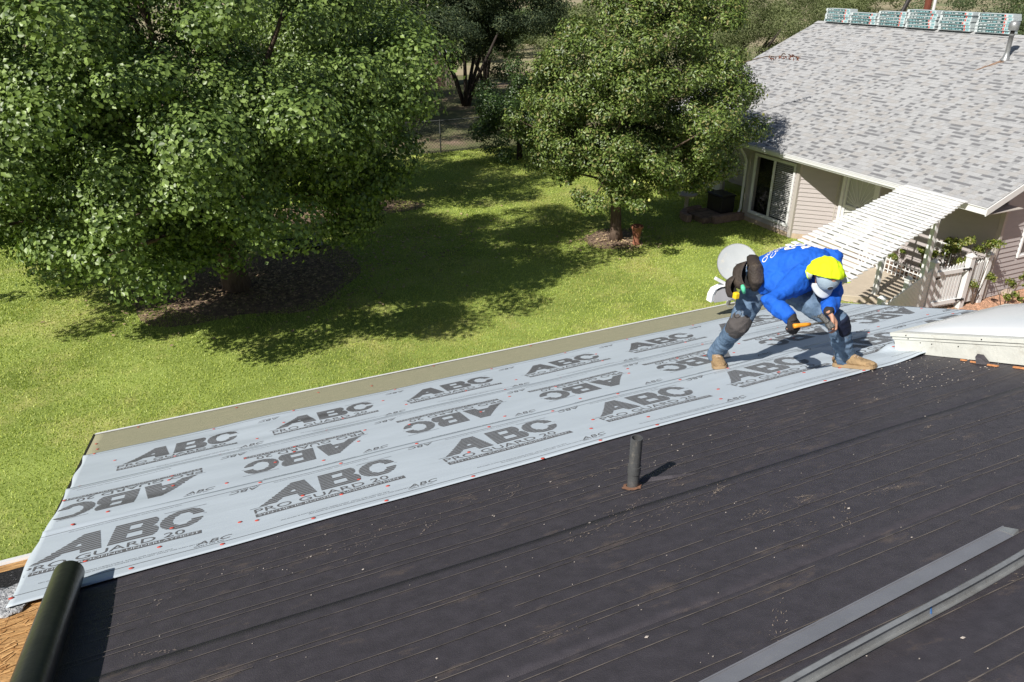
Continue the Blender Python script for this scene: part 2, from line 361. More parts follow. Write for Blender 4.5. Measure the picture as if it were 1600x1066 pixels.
# printed lines on the felt
def felt_lines():
    V = []; F = []; r = random.Random(11)
    ss = [1.38,1.59,1.67,1.84,1.88,2.04,2.12,2.32,2.36,2.545,2.80,2.84,2.98,3.06,3.20,3.28,3.44,3.5,1.16,1.24,0.98,0.9,0.72,0.6,0.5,0.3,0.2,0.05]
    for s in ss:
        xs = np.arange(-0.73, HX1, 0.06); sl = s+0.006*(xs-1.5)+0.003*np.sin(xs*1.3+s*9)
        wd = 0.0021 if s < 2.4 else 0.0019
        h = 0.0118+felt_h(xs, sl)
        b = len(V)
        for x, q, z in zip(xs, sl, h): V.append((x, q-wd, z)); V.append((x, q+wd, z))
        for i in range(len(xs)-1):
            if r.random() < 0.97: F.append((b+2*i, b+2*i+2, b+2*i+3, b+2*i+1))
    return np_mesh('felt_line', np.array(V), np.array(F), M['felt_line'])
link('felt_line', felt_lines(), house, M=ROOFM, kind='stuff')
# staples, chips and dust crumbs on the felt
def crumbs():
    mb = MB(); r = random.Random(5)
    for i in range(400):
        x = r.uniform(-0.5, 6.6); s = r.uniform(0.2, 3.6) if i > 160 else r.uniform(3.0, 3.6)+0*x
        if i < 90: x = r.uniform(4.3, 5.3); s = r.uniform(3.0, 3.68)
        z = 0.0125+float(felt_h(x, s)); q = r.uniform(0.001, 0.0028) if i > 110 else r.uniform(0.0015, 0.0055)
        if i >= 375: q = 0.0055
        a = r.uniform(0, 6.28); pts = [(x+q*math.cos(a+k*1.57)*(1+.6*(k % 2)), s+q*math.sin(a+k*1.57), z) for k in range(4)]
        mb.add(pts+[(p[0], p[1], z-.002) for p in pts], [(0,1,2,3),(0,4,5,1),(1,5,6,2),(2,6,7,3),(3,7,4,0)])
    return mb
roofpart('debris', crumbs(), mat('chips', (0.45,0.40,0.35), 0.8, 0.3, 9, island=0.4), kind='stuff')
# scuffs of pale dust, pressed into the felt
def scuffs():
    mb = MB(); r = random.Random(15); spots_ = [(2.05,2.50,120,.20,.22),(1.75,2.62,80,.3,.16),(0.65,3.25,110,.12,.30),(1.35,3.35,50,.1,.2),(4.6,3.3,70,.1,.25)]
    for k in range(46): spots_.append((r.uniform(-.4, 5.4), r.uniform(1.0, 3.5), r.randint(10, 42), r.uniform(-.5, .9), r.uniform(.035, .11)))
    for (cx, cs, n, a0, sp) in spots_:
        dens = r.uniform(.6, 1.4)
        for i in range(int(n*dens)):
            t = r.gauss(0, sp); q = r.gauss(0, sp*.22); x = cx+t*math.cos(a0)-q*math.sin(a0); s = cs+t*math.sin(a0)+q*math.cos(a0)
            if s > 3.62 or x < -.7: continue
            z = 0.0123+float(felt_h(x, s)); l = r.uniform(.0015, .0075) if r.random() < .85 else r.uniform(.01, .022); wd = r.uniform(.0008, .0022); a = a0+r.gauss(0, .35); ca, sa = math.cos(a)*l, math.sin(a)*l
            mb.add([(x-ca, s-sa, z), (x+sa*wd/l, s-ca*wd/l, z), (x+ca, s+sa, z), (x-sa*wd/l, s+ca*wd/l, z)], [(0,1,2,3)])
    return mb
roofpart('scuff_marks', scuffs(), mat('dust', (0.27,0.22,0.175), 0.9, 0.3, 9, island=0.4), kind='stuff')
# olive starter strip along the eave, drip edges, gutter, fascia
V, F = grid_sheet(HX0, HX1, 6.72, SE-0.012, 0.08, 0.004, 0.004, lambda X, S: wv(X, S)*0.4)
link('starter_strip', np_mesh('starter_strip', V, F, M['green'], smooth=True), house, M=ROOFM, label='olive granulated starter strip along the eave')
d = MB(); d.box((HX0-.004, SE-0.034, 0.006), (HX1, SE-0.006, 0.009)); d.box((HX0-.004, SE-0.006, -0.05), (HX1, SE-0.002, 0.009)); roofpart('drip_edge', d, M['white'])
d = MB(); d.box((HX0-.004, SE+0.0, -0.10), (HX1, SE+0.006, -0.045)); d.box((HX0-.004, SE+0.006, -0.10), (HX1, SE+0.03, -0.094)); d.box((HX0-.004, SE+0.03, -0.10), (HX1, SE+0.048, 0.004)); roofpart('gutter', d, M['white'], label='white gutter lip along the eave')
d = MB(); d.box((HX0-.02, 4.36, -0.12), (HX0-.003, SE, 0.007)); roofpart('rake_trim', d, M['dark_metal'])
d = MB(); d.box((HX1+.002, -2.5, -0.12), (HX1+.02, SE, 0.007)); roofpart('rake_trim', d, M['white'])
# the lower left wing's eave corner
d = MB(); d.box((-3.2, 4.345, -0.10), (HX0-.024, 4.37, 0.012)); d.box((-3.2, 4.40, -0.10), (HX0-.024, 4.412, 0.006)); roofpart('drip_edge', d, M['white'])
V, F = grid_sheet(-3.2, -0.93, 3.86, 4.20, 0.03, 0.006, 0.006, lambda X, S: 0.002*np.sin(30*X)*np.sin(41*S))
link('old_shingle_edge', np_mesh('old_shingle_edge', V, F, M['blackgran']), house, M=ROOFM)
V, F = grid_sheet(-3.2, -0.95, 3.66, 3.92, 0.02, 0.012, 0.01, lambda X, S: 0.007*np.sin(37*X+9*np.sin(17*S))*np.sin(33*S+5*np.sin(23*X)), edge=lambda X, S, u, v: (X+0.03*np.sin(19*S), S+(1-v)*0.12*np.sin(9*X+1)+(1-v)*(X+0.95)*0.2))
link('insulation_mat', np_mesh('insulation_mat', V, F, M['granite'], smooth=True), house, M=ROOFM, label='crumbly grey granulated patch at the far left edge')
# walls under our roof
d = MB(); zt = Z0 - math.tan(TH)*6.95 - 0.14
d.box((HX0+.35, 6.6, 0), (HX1-.3, 6.72, zt)); d.box((HX1-.42, -6, 0), (HX1-.3, 6.6, zt)); d.build('wall', M['siding'], house)
d = MB(); d.box((-3.0, 3.5, 0), (HX0+.35, 3.62, zt+.9)); d.build('wall', M['siding'], house)
d = MB(); d.hexa([(HX1-.42,-2.3,zt),(HX1-.3,-2.3,zt),(HX1-.3,6.6,zt),(HX1-.42,6.6,zt),(HX1-.42,-2.3,Z0-.05+math.tan(TH)*2.3),(HX1-.3,-2.3,Z0-.05+math.tan(TH)*2.3),(HX1-.3,6.6,zt+.05),(HX1-.42,6.6,zt+.05)]); d.build('gable_wall', M['siding'], house)
# plumbing vent pipe
vp = RP(1.98, 2.89, 0.0)
d = MB(); r = 0.031; hh = 0.315
d.lathe([(r,-.05),(r,0.10),(r+.0035,0.10),(r+.0035,0.145),(r,0.145),(r,hh),(r-.006,hh),(r-.007,hh-.25)], vp, 24, 0); d.lathe([(r-.0075,hh-.2),(0.0,hh-.2)], vp, 24, 1)
vpo = d.build('vent_pipe', [M['abs'], M['hole']], house, smooth=False, label='black plastic plumbing vent pipe standing in the felt')
for p in vpo.data.polygons: p.use_smooth = False
d = MB(); r2 = random.Random(2)
ring = []
for k in range(22):
    a = 2*math.pi*k/22; q = r+0.010+0.009*r2.random()+(0.018 if 2.6 < a < 4.9 else 0); ring.append((1.98+q*math.cos(a), 2.89+q*1.05*math.sin(a), 0.0125+.004*r2.random()))
d.add(ring+[(1.98+(r+.001)*math.cos(2*math.pi*k/22), 2.89+(r+.001)*1.05*math.sin(2*math.pi*k/22), 0.016) for k in range(22)], [(k, (k+1) % 22, 22+(k+1) % 22, 22+k) for k in range(22)])
fl = roofpart('pipe_collar', d, M['rust'], parent=vpo); 
d = MB(); d.add([(2.02,2.905,.012),(2.2,2.83,.012),(2.36,2.80,.0125),(2.2,2.845,.026),(2.06,2.915,.03)], [(0,1,3,4),(1,2,3)]); roofpart('felt_tear', d, M['felt'], parent=house)
# skylight on a raised curb
sky_l = empty('skylight', RP(5.85, 2.8, 0), 'large white domed skylight on a weathered white curb', 'skylight')
X0, X1, S0, S1 = 5.20, 6.58, 1.35, 3.96
SKM = ROOFM @ Matrix.Translation((0, S1, 0)) @ Matrix.Rotation(-0.036, 4, 'X') @ Matrix.Translation((0, -S1, 0))
def sk(name, mb, m, **k): return mb.build(name, m, sky_l, M=SKM, **k)
nb = 7; xs = np.linspace(S1, S1-2.55, nb)
lift = [0.0,0.002,0.012,0.018,0.026,0.03,0.032,0.03]
for i in range(nb-1):
    a, b = xs[i], xs[i+1]
    d = MB(); z0 = 0.010+lift[i]*.5+(a-S1)*.036; z1 = 0.010+lift[i+1]*.5+(b-S1)*.036; off = 0.002*(i % 2)
    d.hexa([(X0+off,a-.001,z0),(X0+.04,a-.001,z0),(X0+.04,b+.001,z1),(X0+off,b+.001,z1),(X0+off-.006,a-.001,.112),(X0+.04,a-.001,.112),(X0+.04,b+.001,.112),(X0+off-.006,b+.001,.112)])
    sk('curb_panel', d, M['curb'])
d = MB(); d.box((X0+.04, S1-.03, .0), (X1, S1, .11)); d.box((X1-.04, S0, -.07), (X1, S1-.03, .11)); d.box((X0+.04, S0, -.08), (X1-.04, S0+.03, .11)); sk('curb_panel', d, M['curb'])
for (o_, za, zb) in ((0.012,.112,.136),(0.022,.137,.168)):
    d = MB(); a0, a1, b0, b1 = X0-o_, X1+o_, S0-o_, S1+o_; t = .07
    d.box((a0,b0,za),(a0+t,b1,zb)); d.box((a1-t,b0,za),(a1,b1,zb)); d.box((a0+t,b0,za),(a1-t,b0+t,zb)); d.box((a0+t,b1-t,za),(a1-t,b1,zb)); sk('frame_rail', d, M['curb'], bevel=0.002)
n = 26; X, S = np.meshgrid(np.linspace(-1, 1, n), np.linspace(-1, 1, n)); H = (np.clip(1-np.abs(X)**2.6, 0, 1)**.62)*(np.clip(1-np.abs(S)**3.2, 0, 1)**.55)*0.095
V = np.stack([(X0+X1)/2+X*(X1-X0-.09)/2, (S0+S1)/2+S*(S1-S0-.09)/2, .170+H], -1).reshape(-1, 3); i = (np.arange(n-1)[:, None]*n+np.arange(n-1)[None]).ravel()
link('dome', np_mesh('dome', V, np.stack([i, i+1, i+1+n, i+n], 1), M['dome'], smooth=True), sky_l, M=SKM)
for (s, h, off) in ((3.83,.152,-.0225),(3.82,.124,-.0125),(3.62,.09,-.005),(3.72,.095,-.003),(3.40,.085,-.004),(3.2,.152,-.0225),(2.72,.07,-.004)):
    d = MB(); d.tube([(X0+off,s,h),(X0+off-.004,s,h)], .0045, 8); sk('screw', d, M['dark_metal'])
for (s, x, l, wd) in ((3.27,5.13,.06,.014),(3.12,5.10,.075,.016),(2.95,5.12,.09,.02),(3.36,5.15,.045,.012)):
    d = MB(); d.hexa([(x,s,.012),(x+wd,s,.012),(x+wd*1.4,s-l,.012),(x-.004,s-l,.012),(x+.002,s,.022),(x+wd,s,.022),(x+wd,s-l,.02),(x,s-l,.018)])
    tag(roofpart('wood_scrap', d, M['wood'], parent=None), {3.27:'orange wood splinter just left of the torn black flap at the skylight curb',3.12:'orange wood splinter right beside the torn black flap at the skylight curb',2.95:'longest orange wood splinter, at the right edge of view under the skylight curb',3.36:'smallest orange wood splinter, nearest the skylight corner'}[s], 'wood scrap', 'wood splinters by the skylight')
d = MB(); d.hexa([(5.10,3.20,.012),(5.16,3.24,.012),(5.17,3.14,.012),(5.12,3.13,.012),(5.12,3.22,.06),(5.16,3.23,.075),(5.17,3.19,.07),(5.13,3.18,.05)])
roofpart('torn_flap', d, M['felt'])

# ------------------------------------------------------------------ printed underlayment
def text2d(txt, size=1.0):
    cu = bpy.data.curves.new('lettering_source', 'FONT'); cu.body = txt; cu.size = size; cu.resolution_u = 3
    o = bpy.data.objects.new('lettering_source', cu); COL.objects.link(o)
    dg = bpy.context.evaluated_depsgraph_get(); me = bpy.data.meshes.new_from_object(o.evaluated_get(dg), depsgraph=dg)
    bm = bmesh.new(); bm.from_mesh(me); bmesh.ops.triangulate(bm, faces=bm.faces[:])
    V = np.array([v.co[:2] for v in bm.verts]); F = np.array([[v.index for v in f.verts] for f in bm.faces])
    bm.free(); bpy.data.objects.remove(o); bpy.data.curves.remove(cu); bpy.data.meshes.remove(me)
    V = V - V.min(0); return V, F
def fit(VF, wd, ht):
    V, F = VF; V = V/V.max(0)*np.array([wd, ht]); return V, F
def logo_rows():
    """striped slanted capitals ABC: list of horizontal bars (x0,x1 at bottom, x0,x1 at top, t0, t1)"""
    rows = []; n = 10
    def A(t):
        l = 0.0+0.235*t**0.9; r_ = 0.345-0.03*t
        if t < 0.20: return [(l, l+0.10-0.02*t), (r_-0.105, r_)]
        if t < 0.36: return [(l, r_)]
        if t < 0.66: c = l+0.095+0.0*t; e = r_-0.098; return [(l, c), (e, r_)] if e-c > 0.012 else [(l, r_)]
        return [(l, r_)]
    def B(t):
        l = 0.372+0.028*t; b = 0.62+0.028*t
        if t < 0.5: k = 1-((t-0.25)/0.25)**2; r_ = b-0.03+0.035*max(k, 0)**.5
        else: k = 1-((t-0.75)/0.25)**2; r_ = b-0.045+0.035*max(k, 0)**.5
        if 0.2 < t < 0.4 or 0.6 < t < 0.8: return [(l, l+0.085), (r_-0.085, r_)]
        return [(l, r_)]
    def C(t):
        y = (t-0.5)*2; o = max(0, 1-y*y)**.5; cx = 0.755+0.028*t; l = cx-0.118*o-0.012; r_ = cx+0.100*o+0.012
        i = max(0, 1-(y/0.62)**2)**.5 if abs(y) < 0.62 else 0
        if abs(y) < 0.62:
            a = cx-0.062*i
            if abs(y) < 0.28: return [(l, a)]
            return [(l, a), (cx+0.05*i, r_)]
        return [(l, r_)]
    for f in (A, B, C):
        for k in range(n):
            t0 = k/n+0.006; t1 = (k+0.80)/n; tm = (t0+t1)/2
            a = f(t0+.004); b = f(t1); c = f(tm)
            use = zip(a, b) if len(a) == len(b) else zip(c, c)
            for (p0, p1), (q0, q1) in use: rows.append((p0, p1, q0, q1, t0, t1))
    return rows
LOGO = logo_rows()
T_PRO = fit(text2d('PRO GUARD 20'), 0.80, 0.074)
T_SYN = fit(text2d('SYNTHETIC ROOFING UNDERLAYMENT'), 0.86, 0.032)
T_ABC = text2d('ABC'); T_SUP = fit(text2d('SUPPLY CO. INC.'), 0.155, 0.016)
T_ABC = fit(T_ABC, 0.17, 0.050); T_TM = fit(text2d('TM'), 0.018, 0.010)
T_MIC = fit(text2d('PRO GUARD 20 SYNTHETIC ROOFING UNDERLAYMENT  INSTALL OVER CLEAN DRY DECK'), 0.62, 0.012)
ps_ = T_PRO[0].copy(); T_PRO = (np.stack([ps_[:,0], ps_[:,1]], 1), T_PRO[1])
class Print:
    def __init__(s, hf): s.V = []; s.F = []; s.m = []; s.hf = hf; s.n = 0
    def put(s, V, F, o, inv, m=0, z=0.0, shear=0.0, clip=None):
        V = np.array(V, float); V = np.stack([V[:,0]+shear*V[:,1], V[:,1]], 1)
        P = np.stack([o[0]+V[:,0], o[1]+V[:,1]], 1) if not inv else np.stack([o[0]-V[:,0], o[1]-V[:,1]], 1)
        F = np.array(F)
        if clip is not None:
            ok = clip(P[:,0], P[:,1])[F].all(1); F = F[ok]
        H = s.hf(P[:,0], P[:,1])+z
        s.V.append(np.column_stack([P, H])); s.F.append(F+s.n); s.m += [m]*len(F); s.n += len(P)
def quadtri(segs):
    """bars cut to short pieces as triangles"""
    V = []; F = []
    for p0, p1, q0, q1, t0, t1 in segs:
        k = max(1, int((p1-p0)/0.05)); b = len(V)
        for i in range(k+1):
            u = i/k; V.append((p0+(p1-p0)*u, t0)); V.append((q0+(q1-q0)*u, t1))
        for i in range(k):
            a = b+2*i; F.append((a, a+2, a+3)); F.append((a, a+3, a+1))
    return np.array(V), np.array(F)
LG = quadtri([(a, b, c, e, t0*0.33, t1*0.33) for a, b, c, e, t0, t1 in LOGO])
BAND = quadtri([(0, 0.885, 0, 0.885, 0, 0.052)])
def motif(P, x, s, inv, clip, seed=0):
    """x,s: left foot of the letters; the motif turned by 180 degrees when inv"""
    sg = -1 if inv else 1
    P.put(*LG, (x, s), inv, 0, 0.0, 0.0, clip)
    P.put(*quadtri([(-0.05, 0.05, -0.05, 0.05, -0.012, -0.008), (0.66, 0.90, 0.66, 0.90, 0.338, 0.342)]), (x, s), inv, 0, 0, 0, clip)
    P.put(*T_PRO, (x-0.03*sg, s-0.105*sg), inv, 0, 0, 0, clip)
    P.put(*BAND, (x-0.03*sg, s-0.175*sg), inv, 0, 0, 0, clip)
    P.put(*T_SYN, (x-0.015*sg, s-0.165*sg), inv, 1, 0.0008, 0, clip)
    P.put(*T_TM, (x+0.875*sg, s+0.17*sg), inv, 0, 0, 0, clip)
def small(P, x, s, inv, clip):
    sg = -1 if inv else 1
    P.put(*T_ABC, (x, s), inv, 0, 0, 0.35, clip); P.put(*T_SUP, (x-0.01*sg, s-0.024*sg), inv, 0, 0, 0, clip)
def line(P, x0, x1, s, clip, wd=0.0022):
    P.put(*quadtri([(0, x1-x0, 0, x1-x0, -wd, wd)]), (x0, s), False, 0, 0, 0, clip)
def skyhole(X, S): return (X > 5.205) & (S < 3.955)
def clipf(x0, x1, s0, s1): return lambda X, S: (X > x0+.004) & (X < x1-.004) & (S > s0+.004) & (S < s1-.004) & ~skyhole(X, S)
REDNAILS = []
nailmb = MB(); nailmb.lathe([(0.0125,0.0),(0.0125,0.0022),(0.004,0.0032),(0.0,0.0034)], (0,0,0), 10)
nail_me = nailmb.mesh('cap_nail', M['red'], smooth=True)
def make_sheet(x0, x1, s0, s1, base, hextra, label, builder, nails, edge=None):
    hf = lambda X, S: base+wv(X, S)+hextra(X, S)
    V, F = grid_sheet(x0, x1, s0, s1, 0.033, 0.0, 0.004, hf, edge, hole=skyhole)
    o = link('underlayment_strip', np_mesh('underlayment_strip', V, F, M['sheet'], smooth=True), M=ROOFM)
    tag(o, label, 'underlayment', 'printed underlayment strips')
    P = Print(lambda X, S: hf(X, S)+0.0016); builder(P, clipf(x0, x1, s0, s1))
    me = np_mesh('printed_lettering', np.concatenate(P.V), np.concatenate(P.F), [M['ink'], M['ink_light']], P.m)
    c = link('printed_lettering', me); c.parent = o
    for (x, s) in nails:
        if skyhole(np.array(x), np.array(s)) or random.random() < .2: continue
        e = bpy.data.objects.new('cap_nail', nail_me); COL.objects.link(e); e.parent = o
        e.location = (x, s, float(hf(np.array(x), np.array(s)))+0.0006)
        e.rotation_euler = (random.uniform(-.06, .06), random.uniform(-.06, .06), 0)
    return o
PX = 1.175
def nailrow(s, x0, x1, step, j, seed):
    r = random.Random(seed); out = []; x = x0
    while x < x1: out.append((x+r.uniform(-j, j), s+r.uniform(-.02, .02))); x += step
    return out
def bA(P, c):
    for k in range(7): motif(P, -0.99+PX*k+0.012*k/6, 4.125+0.02*k, False, c); small(P, -0.17+PX*k, 3.755+.015*k, False, c)
    for k in range(6): small(P, 0.23+PX*k, 4.575+.008*k, True, c)
    for s in (3.715, 4.60): line(P, -1.0, 7.0, s, c)
    for k in range(7):
        P.put(*T_MIC, (-0.9+PX*k, 3.80), False, 0, 0, 0, c); P.put(*T_MIC, (-0.75+PX*k, 3.775), False, 0, 0, 0, c); P.put(*T_MIC, (-0.85+PX*k, 4.56), False, 0, 0, 0, c)
def bB(P, c):
    for k in range(7): motif(P, -0.12+PX*k, 5.235+.012*k, True, c)
    for k in range(7): small(P, -0.21+PX*k, 4.775, False, c); small(P, 0.23+PX*k, 5.56, True, c)
    for s in (4.69, 5.645): line(P, -1.0, 7.0, s, c)
    for k in range(7): P.put(*T_MIC, (-0.9+PX*k, 4.715), False, 0, 0, 0, c); P.put(*T_MIC, (-0.3+PX*k, 5.60), True, 0, 0, 0, c)
def bC(P, c):
    for k in range(7): motif(P, -0.66+PX*k, 6.135+.008*k, False, c); small(P, 0.20+PX*k, 5.76, False, c); small(P, 0.60+PX*k, 6.63, True, c)
    for s in (5.69, 6.72): line(P, -1.0, 7.0, s, c)
    for k in range(7): P.put(*T_MIC, (-0.5+PX*k, 5.80), False, 0, 0, 0, c); P.put(*T_MIC, (-0.4+PX*k, 5.775), False, 0, 0, 0, c)
jag = lambda X, S, u, v: (X+(u < 1e-6)*(0.012*np.sin(S*3)-0.02*(S-3.6)*0.1), S)
def ins(X, S):   # lifting of the sheet against the skylight curb and a loose edge at the lap
    return 0.012*np.exp(-((X-5.17)/0.09)**2)*np.clip((4.0-S)/0.25, 0, 1)*np.clip((S-3.3)/.1, 0, 1)+0.045*np.exp(-((S-4.03)/0.05)**2)*np.clip((X-5.1)/.1, 0, 1)+0.006*np.sin(9*(X+S*1.3))*np.exp(-((X-4.9)/0.3)**2)
def edA(X, S, u, v): return (X+(u < 1e-6)*0.01*np.sin(S*7), S+(1-v)*(0.03*np.sin(X*1.1+0.4)*0.6+0.012*X-0.01+0.03*np.exp(-((X-3)/0.8)**2)))
def hA(X, S): return ins(X, S)+0.020*np.exp(-((S-4.655-0.02*(X+1))/0.028)**2)*np.clip(1-(X+1.0)/1.0, 0, 1)
def hB(X, S): return 0.010*np.exp(-((S-5.9+0.1*X)/0.12)**2)*0+0.004*np.sin(16*S+2*X)*np.exp(-((X+0.4)/0.5)**2)
def hC(X, S): return 0.005*np.sin(13*S+3*X)*np.exp(-((X-0.2)/0.7)**2)+0.003*np.sin(21*S-4*X)*np.exp(-((X-0.6)/0.5)**2)
# nail lines also read on the lettering, as in the photograph
nA = nailrow(3.68,-.96,5.0,.46,.05,1)+nailrow(4.64,-.9,6.9,.55,.07,2)+nailrow(4.16,-.85,6.9,.62,.22,3)+nailrow(3.98,-.6,6.9,.71,.2,4)+nailrow(3.9,-.3,5,.59,.2,41)
nB = nailrow(4.82,-.7,6.9,.66,.15,5)+nailrow(5.1,-.4,6.9,.8,.2,6)+nailrow(5.4,-.9,6.9,.55,.2,7)+nailrow(5.25,-.2,6.9,.9,.2,8)
nC = nailrow(5.72,-.9,6.9,.55,.15,9)+nailrow(6.0,-.3,6.9,.62,.2,10)+nailrow(6.35,-.7,6.9,1.1,.25,11)+nailrow(6.76,-.9,6.9,.9,.15,12)
make_sheet(-0.985, 6.985, 5.62, 6.80, 0.0095, hC, 'grey printed underlayment strip nearest the eave beside the olive strip', bC, nC, lambda X, S, u, v: (X+(u < 1e-6)*0.01*np.sin(S*9), S+0.004*X*v))
make_sheet(-0.995, 6.985, 4.58, 5.70, 0.0150, hB, 'middle grey underlayment strip whose big letters stand upside down', bB, nB, lambda X, S, u, v: (X+(u < 1e-6)*0.012*np.sin(S*5), S))
make_sheet(-1.005, 6.985, 3.63, 4.70, 0.0205, hA, 'grey printed underlayment strip lying along the black felt under the worker', bA, nA, edA)
for i, (x, s) in enumerate(((0.3,7.55),(1.1,7.45),(1.6,7.2),(2.4,7.6),(-0.9,6.95),(-0.93,7.2),(-.6,7.6),(3.6,7.6))):
    e = bpy.data.objects.new('cap_nail', nail_me); COL.objects.link(e); e.location = RP(x, s, 0.008); e.rotation_euler = (-TH, 0, 0); par(e, house)
# dark roll of felt lying down the slope
roll = empty('felt_roll', RP(-0.755, 3.2, 0.08), 'dark rolled up underlayment lying down the slope at the near left', 'roll')
d = MB(); rr = 0.068; S_ = np.linspace(1.9, 3.64, 30)
n = 28
for j, s in enumerate(S_):
    for k in range(n):
        a = 2*math.pi*k/n; q = rr*(1+0.012*math.sin(2*a+s*2)+0.006*math.sin(5*s)); d.v.append((-0.735+q*math.cos(a), s, 0.02+rr+q*math.sin(a)))
for j in range(len(S_)-1):
    for k in range(n): d.f.append((j*n+k, j*n+(k+1) % n, (j+1)*n+(k+1) % n, (j+1)*n+k)); d.m.append(0)
d.build('outer_wrap', M['roll'], roll, M=ROOFM, smooth=True)
d = MB()
sp = []
for k in range(140): a = k*0.35; q = rr*0.97*(1-k/150); sp.append((q*math.cos(a), q*math.sin(a)))
for end, sg in ((3.638, 1), (1.902, -1)):
    for k in range(len(sp)-1):
        b = len(d.v); (x0, z0), (x1, z1) = sp[k], sp[k+1]
        for (x, z) in ((x0, z0), (x1, z1)): d.v.append((-0.735+x, end, .02+rr+z)); d.v.append((-0.735+x, end-sg*.03, .02+rr+z))
        d.f.append((b, b+1, b+3, b+2)); d.m.append(0)
d.build('wound_layer', M['roll'], roll, M=ROOFM)
d = MB(); d.lathe([(rr*.96,0),(0.0,0)], (0,0,0), 24)
oo = d.build('roll_end', M['hole'], roll, M=ROOFM @ Matrix.Translation((-0.735, 3.62, .02+rr)) @ Matrix.Rotation(R_(90), 4, 'X'))
# two lengths of metal flashing
a, b = Vector((1.24, 1.325, 0)), Vector((2.80, 1.452, 0))
d = MB(); dirv = (b-a).normalized(); sd = Vector((dirv.y, -dirv.x, 0)); wd = 0.068
A0 = a-dirv*.5; P0 = [A0, b, b+sd*wd-dirv*.015, A0+sd*wd]
d.hexa([(*p[:2], .0135) for p in P0]+[(*p[:2], .0150) for p in P0])
e1 = P0[0]; e2 = P0[1]; d.hexa([(e1.x,e1.y,.0152),(e2.x,e2.y,.0152),(e2.x+sd.x*.004,e2.y+sd.y*.004,.0152),(e1.x+sd.x*.004,e1.y+sd.y*.004,.0152),(e1.x,e1.y,.020),(e2.x,e2.y,.020),(e2.x+sd.x*.004,e2.y+sd.y*.004,.019),(e1.x+sd.x*.004,e1.y+sd.y*.004,.019)])
fl1 = roofpart('metal_flashing', d, M['galv_dull'], parent=None); tag(fl1, 'flat dull grey metal flashing strip with a folded far end', 'flashing')
d = MB(); p1 = P0[1]; p2 = P0[2]; q1 = p1-dirv*.035; q2 = p2-dirv*.035
d.hexa([(*p1[:2],.0152),(*p2[:2],.0152),(*q2[:2],.0152),(*q1[:2],.0152),(*p1[:2],.0165),(*p2[:2],.030),(*q2[:2],.019),(*q1[:2],.0165)])
roofpart('folded_end', d, M['galv'], parent=fl1)
fl1.children[0].matrix_parent_inverse = Matrix(); fl1.children[0].location = (0,0,0); fl1.children[0].rotation_euler = (0,0,0)
d = MB(); N_ = 40; prof = [(0,0.0),(0.0,0.045),(0.010,0.052),(0.020,0.047),(0.022,0.044),(0.0125,0.046),(0.006,0.042),(0.004,0.003),(0.018,0.003),(0.018,0.0)]
for i in range(N_+1):
    t = i/N_; x = 1.05+t*(3.3-1.05); s = 1.083+0.078*(x-1.05)+0.035*(max(0, x-2.1))**2; z = 0.014+0.004*math.sin(t*7)
    for (a_, h_) in prof: d.v.append((x, s+0.03-a_*1.0, z+h_))
np_ = len(prof)
for i in range(N_):
    for k in range(np_): d.f.append((i*np_+k, i*np_+(k+1) % np_, (i+1)*np_+(k+1) % np_, (i+1)*np_+k)); d.m.append(0)
fl2 = roofpart('metal_flashing', d, M['galv'], parent=None); tag(fl2, 'bent galvanised drip edge length with a hemmed lip, lying nearest the camera', 'flashing')
mk = MB(); xm = 2.05; smk = 1.083+0.078*(xm-1.05)+0.03
mk.box((xm-.003, smk-.0062, .018), (xm+.003, smk-.0045, .058)); c = mk.build('pencil_mark', mat('blue_mark', (0.05,0.16,0.4), 0.6), fl2); c.matrix_parent_inverse = Matrix()

# ------------------------------------------------------------------ the neighbouring wing
nh = empty('gabled_house', (17.5, 14, 0), 'mauve grey clapboard house with a large pale grey shingle roof on the right', 'house')
EX, EZ, PIT, RX = 14.70, CAMZ-4.19, 0.4167, 21.1
YA, YB = 9.42, 20.95                                         # near and far gable rakes
ANG = math.atan(PIT); LSL = (RX-EX)/math.cos(ANG)
NM = Matrix.Translation((EX, 0, EZ)) @ Matrix.Rotation(-ANG, 4, 'Y')          # local (up-slope, y, normal)
def nb(name, mb, m, parent=nh, **k): return mb.build(name, m, parent, **k)
d = MB(); d.box((0, YA, -0.10), (LSL-.03, YB, -0.004)); nroof = nb('roof', d, M['trim_taupe'], M=NM)
NM2 = Matrix.Translation((RX*2-EX, 0, EZ)) @ Matrix.Rotation(math.pi+ANG, 4, 'Y') @ Matrix.Scale(-1, 4, (0,0,1))
d = MB(); L2 = LSL
bxp = [(RX+.0,EZ+PIT*(RX-EX)-.004),(RX*2-EX,EZ-.004),(RX*2-EX,EZ-.11),(RX+.0,EZ+PIT*(RX-EX)-.12)]
d.hexa([(bxp[k][0],YA,bxp[k][1]) for k in range(4)]+[(bxp[k][0],YB,bxp[k][1]) for k in range(4)]); nb('roof', d, SH[2])
